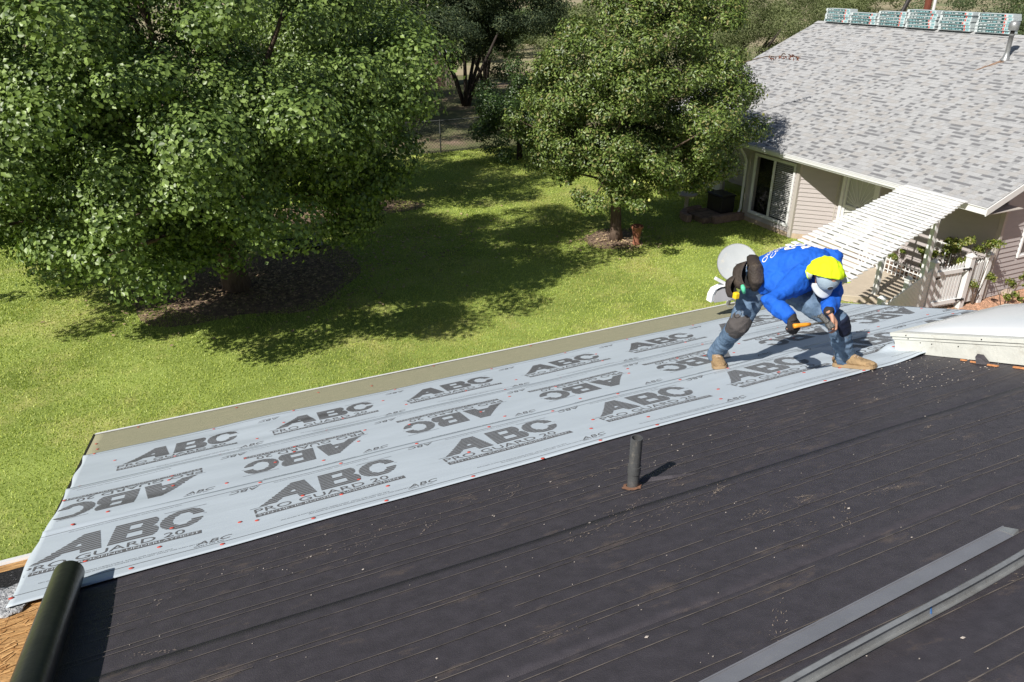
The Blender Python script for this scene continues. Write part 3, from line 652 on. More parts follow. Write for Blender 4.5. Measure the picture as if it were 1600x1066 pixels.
# shingles: tabs in lapped courses, each a thin wedge
EXPO = 0.142; tabs = []; r = random.Random(21)
nc = int(LSL/EXPO)
for c in range(nc+1):
    u0 = -0.015+c*EXPO; y = YA-0.012 - r.uniform(0, .25)
    while y < YB:
        dark = r.random() < 0.40
        wdt = r.uniform(0.05, 0.14) if dark else r.uniform(0.07, 0.20)
        y1 = min(y+wdt, YB+0.01); y0 = max(y, YA-0.012)
        if y1-y0 > 0.02: tabs.append((u0, y0, y1, dark, (4 if dark else r.choice((0,0,0,1,1,3,3))), r.uniform(0, .0015)))
        if y1-y0 > 0.02 and dark: tabs.append((u0, y0, y1, None, r.choice((0,1,2)), r.uniform(0, .0015)))
        y += wdt
def tab_geo(t):
    u0, y0, y1, dark, mi, j = t; e = 0.002
    hL = 0.0115+j; up = min(u0+EXPO+.012, LSL)
    if dark is None: up = u0+EXPO*.48; hL = .0075+j; return [(u0, y0+e*.3, 0.0), (up, y0+e*.3, 0.0), (up, y1-e*.3, 0.0), (u0, y1-e*.3, 0.0), (u0, y0+e*.3, hL), (up, y0+e*.3, .0065+j), (up, y1-e*.3, .0065+j), (u0, y1-e*.3, hL)]
    if dark: u0 = u0+EXPO*.45; hL = 0.0050+j
    return [(u0, y0+e*.3, 0.0), (up, y0+e*.3, -0.003), (up, y1-e*.3, -0.003), (u0, y1-e*.3, 0.0), (u0, y0+e*.3, hL), (up, y0+e*.3, 0.0025+j), (up, y1-e*.3, 0.0025+j), (u0, y1-e*.3, hL)]
NMi = NM
def tdist(t): p = NM @ Vector((t[0], (t[1]+t[2])/2, 0)); return (p-CAM).length
order = sorted(range(len(tabs)), key=lambda i: tdist(tabs[i])); near = set(order[:290])
for i in order[:290]:
    d = MB(); g = tab_geo(tabs[i]); d.hexa(g); d.build('shingle', SH[tabs[i][4]], nroof, M=Matrix(), keep=False)
d = MB()
for i in order[290:]: d.hexa(tab_geo(tabs[i]), tabs[i][4])
d.build('shingles', SH, nroof, M=Matrix(), keep=False, kind='stuff')
rz = EZ+PIT*(RX-EX)
for k in range(44):
    y0 = YA-0.01+k*0.262
    if y0 > YB: break
    d = MB(); d.hexa([(-.15,0,-.055),(0,0,.008),(0,.30,.002),(-.15,.30,-.06),(-.15,0,-.048),(0,0,.015),(0,.30,.006),(-.15,.30,-.056)])
    d.hexa([(0,0,.008),(.15,0,-.055),(.15,.30,-.06),(0,.30,.002),(0,0,.015),(.15,0,-.048),(.15,.30,-.056),(0,.30,.006)])
    d.build('ridge_cap', SH[(k*3) % 3], nh, M=Matrix.Translation((RX, y0, rz+.012)))
# fascia, gutter-like white metal edge and rake boards
d = MB(); d.box((EX-.028, YA, EZ-.15), (EX-.006, YB, EZ-.02)); nb('fascia', d, M['white'], bevel=.003)
d = MB(); d.box((EX-.046, YA, EZ-.022), (EX-.0, YB, EZ-.008)); nb('drip_edge', d, M['white_vinyl'])
d = MB(); d.box((EX-.062, 11.35, EZ-.105), (EX-.030, YB, EZ-.045)); d.box((EX-.07, 11.35, EZ-.05), (EX-.060, YB, EZ-.035)); nb('gutter', d, M['white_vinyl'])
for (y0, y1) in ((YA-.028, YA-.004), (YB+.004, YB+.028)):
    d = MB(); a = NM @ Vector((-.03, 0, 0)); b = NM @ Vector((LSL+.01, 0, 0))
    d.hexa([(a.x,y0,a.z-.16),(b.x,y0,b.z-.16),(b.x,y1,b.z-.16),(a.x,y1,a.z-.16),(a.x,y0,a.z-.012),(b.x,y0,b.z-.012),(b.x,y1,b.z-.012),(a.x,y1,a.z-.012)]); nb('rake_board', d, M['white'])
d = MB(); d.box((EX, YA, EZ-.165), (15.85, 16.6, EZ-.152)); d.box((15.2,16.6,EZ-.165),(17.6,YB,EZ-.152)); nb('soffit', d, M['trim_taupe'])
ZT = EZ-.153
def siding(p0, p1, z0, top, outward, openings=(), expo=0.112, backing=True):
    """lapped boards from p0 to p1; top: height or function of the distance along"""
    p0 = Vector((*p0, 0)); p1 = Vector((*p1, 0)); L = (p1-p0).length; t = (p1-p0)/L; nrm = Vector((*outward, 0)).normalized()
    tf = top if callable(top) else (lambda a: top)
    def P(a, o, z): q = p0+t*a+nrm*o; return (q.x, q.y, z)
    z = z0
    TB = .025
    while z < max(tf(0), tf(L)):
        z1 = z+expo
        segs = [(0.0, L)]
        for (a0, a1, b0, b1) in openings:
            if z1 > b0+.004 and z < b1-.004:
                ns = []
                for s0, s1 in segs:
                    if a1 <= s0 or a0 >= s1: ns.append((s0, s1)); continue
                    if a0 > s0: ns.append((s0, a0))
                    if a1 < s1: ns.append((a1, s1))
                segs = ns
        for s0, s1 in segs:
            if callable(top):
                # rising roof line: clip the low end
                while s1-s0 > .05 and tf(s0) < z+.5*expo: s0 += .05
            zz = z1 if callable(top) else min(z1, top)
            if s1-s0 < .03 or zz-z < .01: continue
            d = MB(); d.hexa([P(s0,0,z),P(s1,0,z),P(s1,TB,z),P(s0,TB,z),P(s0,0,zz+.004),P(s1,0,zz+.004),P(s1,.004,zz+.004),P(s0,.004,zz+.004)])
            d.build('siding_board', M['siding'], nh)
        z = z1
# bay wall with the big sliding window (faces the lawn)
W1 = (15.09, 14.80); W0 = (15.09, 16.66)
wy0, wy1, wz0, wz1 = 14.97, 16.42, CAMZ-6.13, CAMZ-4.55
siding(W1, W0, 0.14, ZT, (-1, 0), [(wy0-.06-14.80, wy1+.06-14.80, wz0-.05, wz1+.05)])
A1 = (15.80, 14.09)
siding(A1, W1, 0.14, ZT, (-1, -1), [])
DY0, DY1, DZ1 = 12.90, 13.86, 2.06
siding((15.80, 9.74), A1, 0.14, ZT, (-1, 0), [(DY0-.09-9.74, DY1+.09-9.74, 0.0, DZ1+.09), (11.55-9.74, 12.45-9.74, 0.98, 2.0)])
# gable wall
siding((15.80, 9.74), (25.5, 9.74), 0.02, lambda a: min(EZ-.10+PIT*(15.8+a-EX)-.13, rz-.2), (0, -1), [(16.62-15.8-.06, 17.75-15.8+.06, CAMZ-5.63, CAMZ-4.62)])
# far recess under the porch, beyond the bay
siding((15.09, 16.66), (17.6, 16.66), 0.14, ZT, (0, 1), [])
siding((17.6, 16.66), (17.6, 20.7), 0.14, ZT+.9, (-1, 0), [(1.2, 2.2, .1, 2.1)])
d = MB()
d.hexa([(15.10,14.81,.0),(15.82,14.10,.0),(15.9,14.2,.0),(15.2,14.85,.0),(15.10,14.81,ZT),(15.82,14.10,ZT),(15.9,14.2,ZT),(15.2,14.85,ZT)])
d.box((15.10,14.82,.0),(15.2,wy0,ZT)); d.box((15.10,wy1,.0),(15.2,16.64,ZT)); d.box((15.10,wy0,.0),(15.2,wy1,wz0)); d.box((15.10,wy0,wz1),(15.2,wy1,ZT))
d.box((15.81,9.76,.0),(15.9,11.55,ZT)); d.box((15.81,12.45,.0),(15.9,DY0,ZT)); d.box((15.81,11.55,0),(15.9,12.45,.98)); d.box((15.81,11.55,2.0),(15.9,12.45,ZT)); d.box((15.81,DY0,DZ1),(15.9,DY1,ZT)); d.box((15.81,DY1,.0),(15.9,14.1,ZT))
d.box((17.61,16.66,0),(17.7,20.7,ZT+.9)); d.box((15.2,16.55,0),(17.6,16.645,ZT))
nb('wall', d, M['siding'])
d = MB(); zr = lambda x: EZ-.14+PIT*(x-EX)
d.hexa([(15.9,9.75,0),(16.62,9.75,0),(16.62,9.81,0),(15.9,9.81,0),(15.9,9.75,zr(15.9)),(16.62,9.75,zr(16.62)),(16.62,9.81,zr(16.62)),(15.9,9.81,zr(15.9))])
d.hexa([(16.62,9.75,0),(17.75,9.75,0),(17.75,9.81,0),(16.62,9.81,0),(16.62,9.75,CAMZ-5.6),(17.75,9.75,CAMZ-5.6),(17.75,9.81,CAMZ-5.6),(16.62,9.81,CAMZ-5.6)])
d.hexa([(17.75,9.75,0),(21.1,9.75,0),(21.1,9.81,0),(17.75,9.81,0),(17.75,9.75,zr(17.75)),(21.1,9.75,zr(21.1)),(21.1,9.81,zr(21.1)),(17.75,9.81,zr(17.75))])
d.hexa([(21.1,9.75,0),(27,9.75,0),(27,9.81,0),(21.1,9.81,0),(21.1,9.75,zr(21.1)),(27,9.75,zr(15.2)),(27,9.81,zr(15.2)),(21.1,9.81,zr(21.1))])
nb('gable_wall', d, M['siding'])
# foundation, corner trims
d = MB(); d.box((15.085,14.78,0),(15.2,16.66,.14)); d.hexa([(15.082,14.775,0),(15.81,14.055,0),(15.9,14.2,0),(15.2,14.85,0),(15.082,14.775,.14),(15.81,14.055,.14),(15.9,14.2,.14),(15.2,14.85,.14)]); nb('foundation', d, M['foundation'])
for (x, y, a, nme) in ((15.075,14.80,.055,'corner_trim'),(15.80,9.73,.055,'corner_trim'),(15.785,14.085,.03,'corner_trim'),(15.075,16.66,.04,'corner_trim')):
    d = MB(); d.box((x-a*.55, y-a, .02), (x+a, y+a*.9, ZT)); nb(nme, d, M['trim_taupe'], bevel=.004)
# window
wn = link('window', None, nh) if False else None
def window(x, y0, y1, z0, z1, blind=True, split=None, axis='x', frame=.055):
    """frame of four rails and sashes; axis x: the wall faces -x, axis y: it faces -y"""
    def Q(a, b):
        (o0, u0, v0), (o1, u1, v1) = a, b
        return ((x+o0, u0, v0), (x+o1, u1, v1)) if axis == 'x' else ((u0, x+o0, v0), (u1, x+o1, v1))
    f = MB()
    for a, b in (((-.035,y0-frame,z0-frame),(.05,y1+frame,z0)), ((-.035,y0-frame,z1),(.05,y1+frame,z1+frame)), ((-.035,y0-frame,z0),(.05,y0,z1)), ((-.035,y1,z0),(.05,y1+frame,z1))):
        f.box(*Q(a, b))
    fo = nb('window', f, M['white'], bevel=.004)
    ss = split or [(y0, y1)]
    for i, (a0, a1) in enumerate(ss):
        s = MB(); t = .03; o = -.012*(i % 2)
        for a, b in (((-.01+o,a0,z0),(.02+o,a1,z0+t)), ((-.01+o,a0,z1-t),(.02+o,a1,z1)), ((-.01+o,a0,z0+t),(.02+o,a0+t,z1-t)), ((-.01+o,a1-t,z0+t),(.02+o,a1,z1-t))): s.box(*Q(a, b))
        s.build('sash', M['white_vinyl'], fo)
        s = MB(); s.box(*Q((.004+o, a0+t, z0+t), (.008+o, a1-t, z1-t))); s.build('pane', M['glass'], fo)
    return fo
wo_ = window(15.09, wy0, wy1, wz0, wz1, split=[(wy0, (wy0+wy1)/2+.01), ((wy0+wy1)/2+.01, wy1)])
M['glass_clear'] = bpy.data.materials.new('window_glass'); M['glass_clear'].use_nodes = True
_t = M['glass_clear'].node_tree; _b = _t.nodes['Principled BSDF']; _b.inputs['Roughness'].default_value = .02; _b.inputs['Base Color'].default_value = (.02,.022,.02,1)
_b.inputs['Alpha'].default_value = .10; _b.inputs['Specular IOR Level'].default_value = .6
for c in wo_.children:
    if c.name.startswith('pane') : c.data.materials[0] = M['glass_clear']
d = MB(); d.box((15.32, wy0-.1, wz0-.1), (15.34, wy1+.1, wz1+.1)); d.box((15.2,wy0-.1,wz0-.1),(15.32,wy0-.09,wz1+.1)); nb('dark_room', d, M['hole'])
zz = wz0+.06
while zz < wz1-.05:
    d = MB(); y0_, y1_ = wy0+.035, (wy0+wy1)/2-.02
    d.hexa([(15.118,y0_,zz),(15.160,y0_,zz+.020),(15.160,y1_,zz+.020),(15.118,y1_,zz),(15.118,y0_,zz+.0035),(15.160,y0_,zz+.0235),(15.160,y1_,zz+.0235),(15.118,y1_,zz+.0035)])
    d.build('blind_slat', M['blind'], wo_); zz += .048
w2_ = window(9.74, 16.68, 17.70, CAMZ-5.57, CAMZ-4.68, axis='y')
for c in w2_.children:
    if c.name.startswith('pane'): c.data.materials[0] = mat('grey_screen', (0.16,0.145,0.135), 0.7, 0.08, 10)
w3_ = window(15.80, 11.6, 12.4, 1.03, 1.95)
# security door with a sunburst of bars
d = MB(); d.box((15.74, DY0-.09, .05), (15.86, DY0, DZ1+.09)); d.box((15.74, DY1, .05), (15.86, DY1+.09, DZ1+.09)); d.box((15.74, DY0, DZ1), (15.86, DY1, DZ1+.09)); nb('door_frame', d, M['white'], bevel=.004)
d = MB(); d.box((15.82, DY0, .12), (15.85, DY1, DZ1)); door = nb('door', d, mat('door_white', (0.55,0.56,0.54), .5, .04, 4))
for a, b in (((15.775,DY0+.01,.14),(15.80,DY0+.08,DZ1-.01)),((15.775,DY1-.08,.14),(15.80,DY1-.01,DZ1-.01)),((15.775,DY0+.08,.14),(15.80,DY1-.08,.22)),((15.775,DY0+.08,DZ1-.09),(15.80,DY1-.08,DZ1-.01)),((15.775,DY0+.08,1.02),(15.80,DY1-.08,1.08))):
    e = MB(); e.box(a, b); e.build('door_rail', M['white'], door)
cy, cz = (DY0+DY1)/2, 1.09
for k in range(13):
    an = math.pi*k/12; ex, ez = math.cos(an), math.sin(an); lim = min((.40)/max(abs(ex), 1e-3), (DZ1-.1-cz)/max(ez, 1e-3))
    e = MB(); e.bar((15.785, cy+.05*ex, cz+.05*ez), (15.785, cy+ex*lim, cz+ez*lim), .012, .012, up=(1,0,0)); e.build('sunburst_bar', M['white'], door)
    if 0 < k < 12:
        lim = min((.40)/max(abs(ex), 1e-3), (.80)/max(ez, 1e-3)); e = MB(); e.bar((15.785, cy+.05*ex, 1.01-.05*ez), (15.785, cy+ex*lim, 1.01-ez*lim), .012, .012, up=(1,0,0)); e.build('sunburst_bar', M['white'], door)
# downspout at the bay corner, porch posts beyond
d = MB(); d.tube([(14.70,16.72,EZ-.16),(14.95,16.74,EZ-.45),(15.03,16.75,EZ-.6),(15.03,16.75,.32),(14.95,16.75,.14),(14.72,16.75,.06)], .035, 8); nb('downspout', d, M['white_vinyl'])
for y in (17.9, 19.3, 20.7):
    d = MB(); d.box((15.2, y-.05, 0), (15.3, y+.05, ZT)); nb('porch_post', d, M['trim_taupe'])
# roof vent flue with its rust streak
fp = Vector((CAM+Vector((19.94,13.36,-2.01-6.45+6.45-0.0))-Vector((0,0,0)))); fp.z = EZ+PIT*(19.94-EX)
d = MB(); d.lathe([(.13,-.02),(.075,.06),(.06,.14),(.055,.16),(.055,.56),(.068,.56),(.068,.60)], fp, 18); d.lathe([(.05,.60),(.05,.70)], fp, 18, 1); d.lathe([(.10,.68),(.118,.70),(.118,.84),(.085,.89),(.0,.91)], fp, 18)
fo = d.build('flue_pipe', [M['galv'], M['dark_metal']], nroof, M=Matrix(), keep=True, smooth=True, label='grey metal flue pipe with a wide cap, rust below it')
M['rustrun'] = mat('rust_run', (0.36,0.19,0.10), .95, .3, 20, col2=(0.46,0.35,0.28))
d = MB(); r = random.Random(8)
for k in range(70):
    t = r.random(); u = 6.93*(19.94-EX)/(RX-EX)/1.0-.10-t*.60; y = 13.36-.02+t*.30+r.gauss(0, .03*(1-t*.5)); l = r.uniform(.03, .08); wdd = r.uniform(.006, .018)*(1.1-t)
    d.add([(u-l, y-wdd+.3*l, .0165), (u-l, y+wdd+.3*l, .0165), (u+l, y+wdd-.3*l, .0165), (u+l, y-wdd-.3*l, .0165)], [(0,1,2,3)])
ro = d.build('rust_streak', M['rustrun'], nroof, M=Matrix(), keep=False, kind='stuff')

# ------------------------------------------------------------------ bundles of shingles waiting on the ridge
def bundle_mesh(var):
    d = MB(); L_, W_, H_ = 1.0, .34, .078; r = random.Random(var)
    d.hexa([(0,-W_/2,0),(L_,-W_/2,0),(L_,W_/2,0),(0,W_/2,0),(.01,-W_/2+.008,H_),(L_-.01,-W_/2+.008,H_),(L_-.01,W_/2-.008,H_),(.01,W_/2-.008,H_)], 0)
    x = .03
    f = lambda x0, x1, z0, z1, m, o: d.hexa([(x0,-W_/2-o,z0),(x1,-W_/2-o,z0),(x1,-W_/2+.006,z0),(x0,-W_/2+.006,z0),(x0,-W_/2-o+.003,z1),(x1,-W_/2-o+.003,z1),(x1,-W_/2+.008,z1),(x0,-W_/2+.008,z1)], m)
    s0 = r.uniform(.04, .10); f(s0, s0+.70, .010, .068, 1, .001)
    x = s0+.03
    while x < s0+.64:
        ww = r.choice((.02,.03,.06,.09)); f(x, min(x+ww, s0+.68), .026, .050, 0 if r.random() < .45 else 3, .002); x += ww+.025
    f(s0+.71, s0+.75, .012, .062, 2, .0015)
    f(.86, .97, .01, .066, 3, .001); f(.885, .90, .025, .048, 1, .002); f(.925, .94, .025, .048, 1, .002)
    return d.mesh('shingle_bundle', [M['wrap'], M['teal'], M['red'], M['aqua']])
BM = [bundle_mesh(v) for v in range(4)]
stacks = [(20.0, 5), (18.95, 4), (17.9, 5), (16.85, 6), (15.75, 6), (14.6, 6)]
r = random.Random(4); order_w = ('topmost', 'second', 'third', 'fourth', 'fifth', 'bottom'); st_w = ('leftmost', 'second', 'third', 'fourth', 'fifth', 'rightmost')
for si, (yc, nbd) in enumerate(stacks):
    for k in range(nbd):
        o = bpy.data.objects.new('shingle_bundle', BM[r.randrange(4)]); COL.objects.link(o)
        o.location = (RX-.02+r.uniform(-.015, .015), yc+.5+r.uniform(-.03, .03), rz+.03+k*.0805); o.rotation_euler = (0, 0, -math.pi/2+r.uniform(-.02, .02))
        pos = order_w[nbd-1-k] if k else 'bottom'
        tag(o, 'wrapped bundle of shingles, %s in the %s stack along the ridge' % (pos, st_w[si]), 'shingle bundle', 'shingle bundles stacked on the ridge')
for k in range(2):
    o = bpy.data.objects.new('shingle_bundle', BM[k]); COL.objects.link(o); o.location = (RX-.02, 13.42, rz+.03+k*.0805); o.rotation_euler = (0,0,-math.pi/2)
    tag(o, 'wrapped bundle of shingles, %s of the low pair behind the flue cap' % ('lower', 'upper')[k], 'shingle bundle', 'shingle bundles stacked on the ridge')
# poles behind the ridge
d = MB(); p = at(1443, 40, 31); d.tube([(p.x,p.y,0),(p.x,p.y,6.9)], .13, 12); tag(d.build('pole', M['redbrown']), 'dark red brown pole rising behind the roof ridge', 'pole')
d = MB(); d.tube([(p.x+.22,p.y-.12,0),(p.x+.22,p.y-.12,6.9)], .06, 10); tag(d.build('conduit', M['white_vinyl']), 'pale grey conduit standing right beside the red brown pole', 'pipe')
p = at(1412, 30, 33); d = MB(); d.tube([(p.x-.3,p.y,4.6),(p.x+.35,p.y,5.9)], .09, 8); d.tube([(p.x-.3,p.y,0),(p.x-.3,p.y,4.6)], .11, 8); tag(d.build('post', M['dark_metal']), 'black leaning post behind the shingle stacks', 'post')

# ------------------------------------------------------------------ pergola
pg = empty('pergola', (12.3, 9.9, 0), 'flat white slatted pergola reaching out from the house eave', 'pergola')
PZ = CAMZ-4.18
yr = lambda x: 9.82-0.41*(14.6-x); yl = lambda x: 11.27-0.39*(14.6-x)
base = MB(); base.box((-.052, -.5, 0), (.052, .5, .024)); slat_me = base.mesh('slat', M['white'], bevel=.003)
x = 14.56; k = 0
while x > 8.85:
    o = bpy.data.objects.new('slat', slat_me); COL.objects.link(o); j = random.uniform(-.02, .02)
    o.location = (x, (yr(x)+yl(x))/2+j, PZ+.01+random.uniform(0, .004)); o.scale = (1, (yl(x)-yr(x)), 1); o.rotation_euler = (random.uniform(-.004, .004), random.uniform(-.02, .02), random.uniform(-.004, .004)); par(o, pg)
    x -= 0.197; k += 1
for fr in (.12, .5, .88):
    f = lambda x: yr(x)+(yl(x)-yr(x))*fr
    d = MB(); d.bar((8.95, f(8.95), PZ-.055), (14.58, f(14.58), PZ-.055), .042, .12); d.build('rafter', M['white'], pg)
for (x, y) in ((13.69, 10.72), (13.4, 9.50), (9.2, 8.9)):
    d = MB(); d.box((x-.048, y-.048, 0), (x+.048, y+.048, PZ-.12)); d.build('post', M['white'], pg, bevel=.004)

# ------------------------------------------------------------------ porch slab, lattice border, roses
sheet('walk', [(13.0,10.9),(13.9,9.9),(15.74,9.9),(15.74,11.0),(14.2,12.3)], .012, M['concrete'])
d = MB(); d.hexa([(12.75,11.15,0),(13.75,10.35,0),(15.1,10.55,0),(15.0,13.9,0),(12.75,11.15,.13),(13.75,10.35,.13),(15.1,10.55,.13),(15.0,13.9,.13)])
tag(d.build('porch_slab', M['concrete'], bevel=.01), kind='structure')
d = MB(); d.box((15.1,10.1,0),(15.78,13.0,.09)); tag(d.build('planting_bed', M['dirt']), kind='structure')
lat = empty('lattice_border', (14.95, 11.5, .13), 'low white grid edging between the porch slab and the rose bed', 'garden edging')
ya, yb = 10.55, 12.4; n = 17
for k in range(n+1):
    y = ya+(yb-ya)*k/n; d = MB(); d.box((14.99, y-.012, .13), (15.005, y+.012, .47+.03*(k % 2))); d.build('upright', M['white'], lat)
for z in (.20, .33, .44):
    d = MB(); d.box((15.006, ya, z-.01), (15.018, yb, z+.01)); d.build('rail', M['white'], lat)
tr = empty('rose_trellis', (15.55, 10.75, .09), 'small white trellis panel standing among the roses', 'trellis')
for k in range(5):
    d = MB(); d.box((15.5, 10.45+.14*k, .09), (15.515, 10.47+.14*k, 1.05)); d.build('upright', M['white'], tr)
for z in (.3, .5, .7, .9, 1.03):
    d = MB(); d.box((15.516, 10.42, z-.01), (15.53, 11.05, z+.01)); d.build('rail', M['white'], tr)

def foliage(name, parent, mats, clumps, n, size, seed=0, up=0.55, out=0.5, aspect=0.62, shell=0.55, fold=0.25, kind=None, mi=None, droop=0.0):
    """leaf clusters: every leaf a folded blade of two triangles, scattered through the clumps"""
    g = np.random.default_rng(seed); C_ = np.array([c[:3] for c in clumps], float); Rr = np.array([c[3] for c in clumps], float)
    p = Rr**2; p /= p.sum(); idx = g.choice(len(clumps), n, p=p)
    dv = g.normal(size=(n, 3)); dv /= np.linalg.norm(dv, axis=1)[:, None]
    rad = Rr[idx]*(shell+(1-shell)*g.random(n))*g.uniform(0.7, 1.08, n); flat = np.array([1, 1, 0.72])
    P = C_[idx]+dv*rad[:, None]*flat
    P[:, 2] = np.maximum(P[:, 2], 0.06)
    cen = C_.mean(0); o2 = P-cen; o2 /= np.linalg.norm(o2, axis=1)[:, None]+1e-9
    nm = dv*out*1.7+o2*0.3+np.array([0, 0, up*.8])+g.normal(size=(n, 3))*0.40; nm /= np.linalg.norm(nm, axis=1)[:, None]
    t = np.cross(nm, g.normal(size=(n, 3))); t /= np.linalg.norm(t, axis=1)[:, None]+1e-9; t[:, 2] -= droop; b = np.cross(nm, t)
    s = size*g.uniform(0.6, 1.25, n)
    V = np.zeros((n, 4, 3)); L_ = (t*s[:, None]); B_ = b*(s*aspect/2)[:, None]; N_ = nm*(s*fold)[:, None]
    V[:, 0] = P-L_/2; V[:, 1] = P-B_+N_*.6-L_*.05; V[:, 2] = P+L_/2-N_*.2; V[:, 3] = P+B_+N_*.6-L_*.05
    F = np.zeros((n, 2, 3), int); b4 = np.arange(n)*4; F[:, 0] = np.stack([b4, b4+1, b4+2], 1); F[:, 1] = np.stack([b4, b4+2, b4+3], 1)
    ms = mats if isinstance(mats, (list, tuple)) else [mats]
    m_i = None
    if len(ms) > 1: m_i = np.repeat((g.random(n) < (mi or 0.08)).astype(int), 2)
    me = np_mesh(name, V.reshape(-1, 3), F.reshape(-1, 3), ms, m_i)
    return link(name, me, parent, kind=kind)
def crown(c, r, n, cr, seed, jit=0.12, low=-1.0, bias=0.45):
    g = random.Random(seed); out = []
    while len(out) < n:
        v = Vector((g.gauss(0, 1), g.gauss(0, 1), g.gauss(0, 1))).normalized()
        if v.z < low: continue
        k = g.random()**bias; q = 1+jit*mnoise.noise(v*2.3+Vector((seed, 0, 0)))*2.6
        out.append((c[0]+v.x*r[0]*k*q, c[1]+v.y*r[1]*k*q, max(c[2]+v.z*r[2]*k*q, .25), cr*g.uniform(.65, 1.3)))
    return out
def trunk(parent, m, base, forks, seed=0, name='trunk'):
    """forks: list of (points, radii)"""
    d = MB()
    for pts, rad in forks: d.tube(pts, rad, 9)
    return d.build(name, m, parent, smooth=True)
def branches(clumps, root, n, seed, r0=.07, zmin=.8):
    g = random.Random(seed); out = []
    for c in g.sample(clumps, min(n, len(clumps))):
        c = Vector(c[:3]); rt = Vector(root); mid = rt.lerp(c, .5)+Vector((g.uniform(-.3, .3), g.uniform(-.3, .3), g.uniform(.1, .5)))
        out.append(([rt, rt.lerp(mid, .5)+Vector((0,0,.12)), mid, mid.lerp(c, .6), c], [r0, r0*.8, r0*.55, r0*.35, r0*.12]))
    return out
LV = {}
LV['mulberry'] = leafmat('mulberry_leaf', (0.036,0.070,0.015), (0.24,0.335,0.085), 0.10, 0.42, 0.4)
LV['mulberry2'] = leafmat('young_leaf', (0.13,0.20,0.05), (0.20,0.28,0.07), 0.3, 0.4, 0.5)
LV['pear'] = leafmat('pear_leaf', (0.036,0.066,0.014), (0.20,0.275,0.060), 0.10, 0.42, 0.5)
LV['pear2'] = leafmat('pear_leaf_yellow', (0.22,0.24,0.07), (0.30,0.26,0.11), 0.25, 0.5, 0.4)
LV['citrus'] = leafmat('dark_leaf', (0.025,0.055,0.015), (0.075,0.125,0.03), 0.15, 0.4, 0.5)
LV['mesq'] = leafmat('feathery_leaf', (0.075,0.115,0.055), (0.165,0.205,0.105), 0.3, 0.7, 0.2)
LV['mesqdark'] = leafmat('dark_feathery_leaf', (0.030,0.048,0.026), (0.085,0.115,0.062), 0.25, 0.7, 0.2)
LV['olive'] = leafmat('olive_leaf', (0.115,0.145,0.06), (0.235,0.26,0.125), 0.3, 0.7, 0.2)
LV['rose'] = leafmat('rose_leaf', (0.08,0.13,0.02), (0.24,0.27,0.05), 0.3, 0.4, 0.5)
LV['red'] = leafmat('red_leaf', (0.20,0.07,0.05), (0.34,0.16,0.12), 0.3, 0.5, 0.3)
# big broad-leaved tree on the left
bt = empty('tree', (1.3, 18.0, 0), 'huge broad leaved green tree filling the left of the lawn', 'tree')
cl = crown((0.2, 15.5, 4.55), (4.9, 4.3, 3.45), 270, .72, 3, jit=.17)
cl += crown((-2.6, 18.2, 3.0), (2.8, 2.8, 1.8), 60, .6, 5, jit=.2) + crown((0.3, 15.2, 2.2), (1.9, 1.4, 1.2), 40, .5, 6) + crown((-0.9, 14.9, 2.7), (1.3,1.1,1.1), 20, .42, 66) + crown((2.9, 15.4, 3.4), (2.3, 2.0, 1.9), 44, .55, 7) + crown((-3.6, 19.4, 4.0), (2.6, 2.5, 2.4), 40, .65, 9)
cl = [c for c in cl if not (c[1] < 17.5 and c[2] < 1.45)]
foliage('crown', bt, [LV['mulberry'], LV['mulberry2']], cl, 270000, .086, 1, mi=.12, fold=.2, aspect=.8)
trunk(bt, M['bark'], None, [([(1.2,17.2,-.05),(1.1,17.2,.8),(1.0,17.2,1.7),(.7,17.1,2.8),(.3,17,4.5)], [.34,.25,.22,.17,.08])]+branches(cl, (1.0,17.2,1.6), 46, 4, .10))
# second tree behind it
t2 = empty('tree', (5.8, 25.2, 0), 'tall yellower tree standing behind the big left tree by the chain-link fence', 'tree')
cl = crown((5.2, 24.0, 4.6), (3.2, 2.9, 3.9), 130, .7, 13, jit=.16)+crown((4.6, 22.6, 2.2), (2.6, 1.6, 1.5), 34, .55, 14)+crown((4.9, 20.7, 4.9), (1.9, 1.7, 1.9), 44, .55, 15)
foliage('crown', t2, [LV['pear'], LV['mulberry2']], cl, 70000, .10, 2, mi=.2)
trunk(t2, M['bark'], None, [([(5.8,24.4,-.05),(5.7,24.4,1.0),(5.5,24.2,2.4),(5.3,24.1,4.6)], [.22,.17,.13,.06])]+branches(cl, (5.7,24.4,1.2), 20, 5, .07))
# pear tree in the middle
t3 = empty('pear_tree', (10.77, 16.6, 0), 'round pear tree with small leaves and a few yellow fruits in front of the window', 'tree')
cl = crown((11.2, 16.4, 3.75), (3.0, 2.7, 2.5), 190, .5, 23, jit=.12)+crown((10.3,15.8,2.3),(2.1,1.6,.95),44,.42,24)+crown((12.4,15.6,2.6),(1.5,1.3,1.1),36,.42,25)+crown((11.2,16.8,6.0),(1.5,1.4,1.0),30,.42,26)+crown((8.9,17.4,3.4),(1.2,1.2,1.4),26,.4,27)
foliage('crown', t3, [LV['pear'], LV['pear2']], cl, 150000, .088, 3, mi=.12, fold=.2, aspect=.5)
trunk(t3, M['bark'], None, [([(10.8,16.62,-.05),(10.76,16.62,.35),(10.74,16.65,1.0),(10.6,16.7,1.7),(10.5,16.8,2.8),(10.5,17,4.6)], [.20,.15,.135,.11,.08,.03]),([(10.74,16.65,.9),(10.95,16.7,1.6),(11.2,16.8,2.6),(11.4,17,4.2)],[.11,.09,.07,.03])]+branches(cl, (10.7,16.65,1.3), 34, 6, .045))
fm = MB(); fm.lathe([(0,-.035),(.026,-.028),(.036,-.006),(.030,.018),(.016,.036),(0,.042)], (0,0,0), 10); fme = fm.mesh('pear', M['fruit'], smooth=True)
g = random.Random(31)
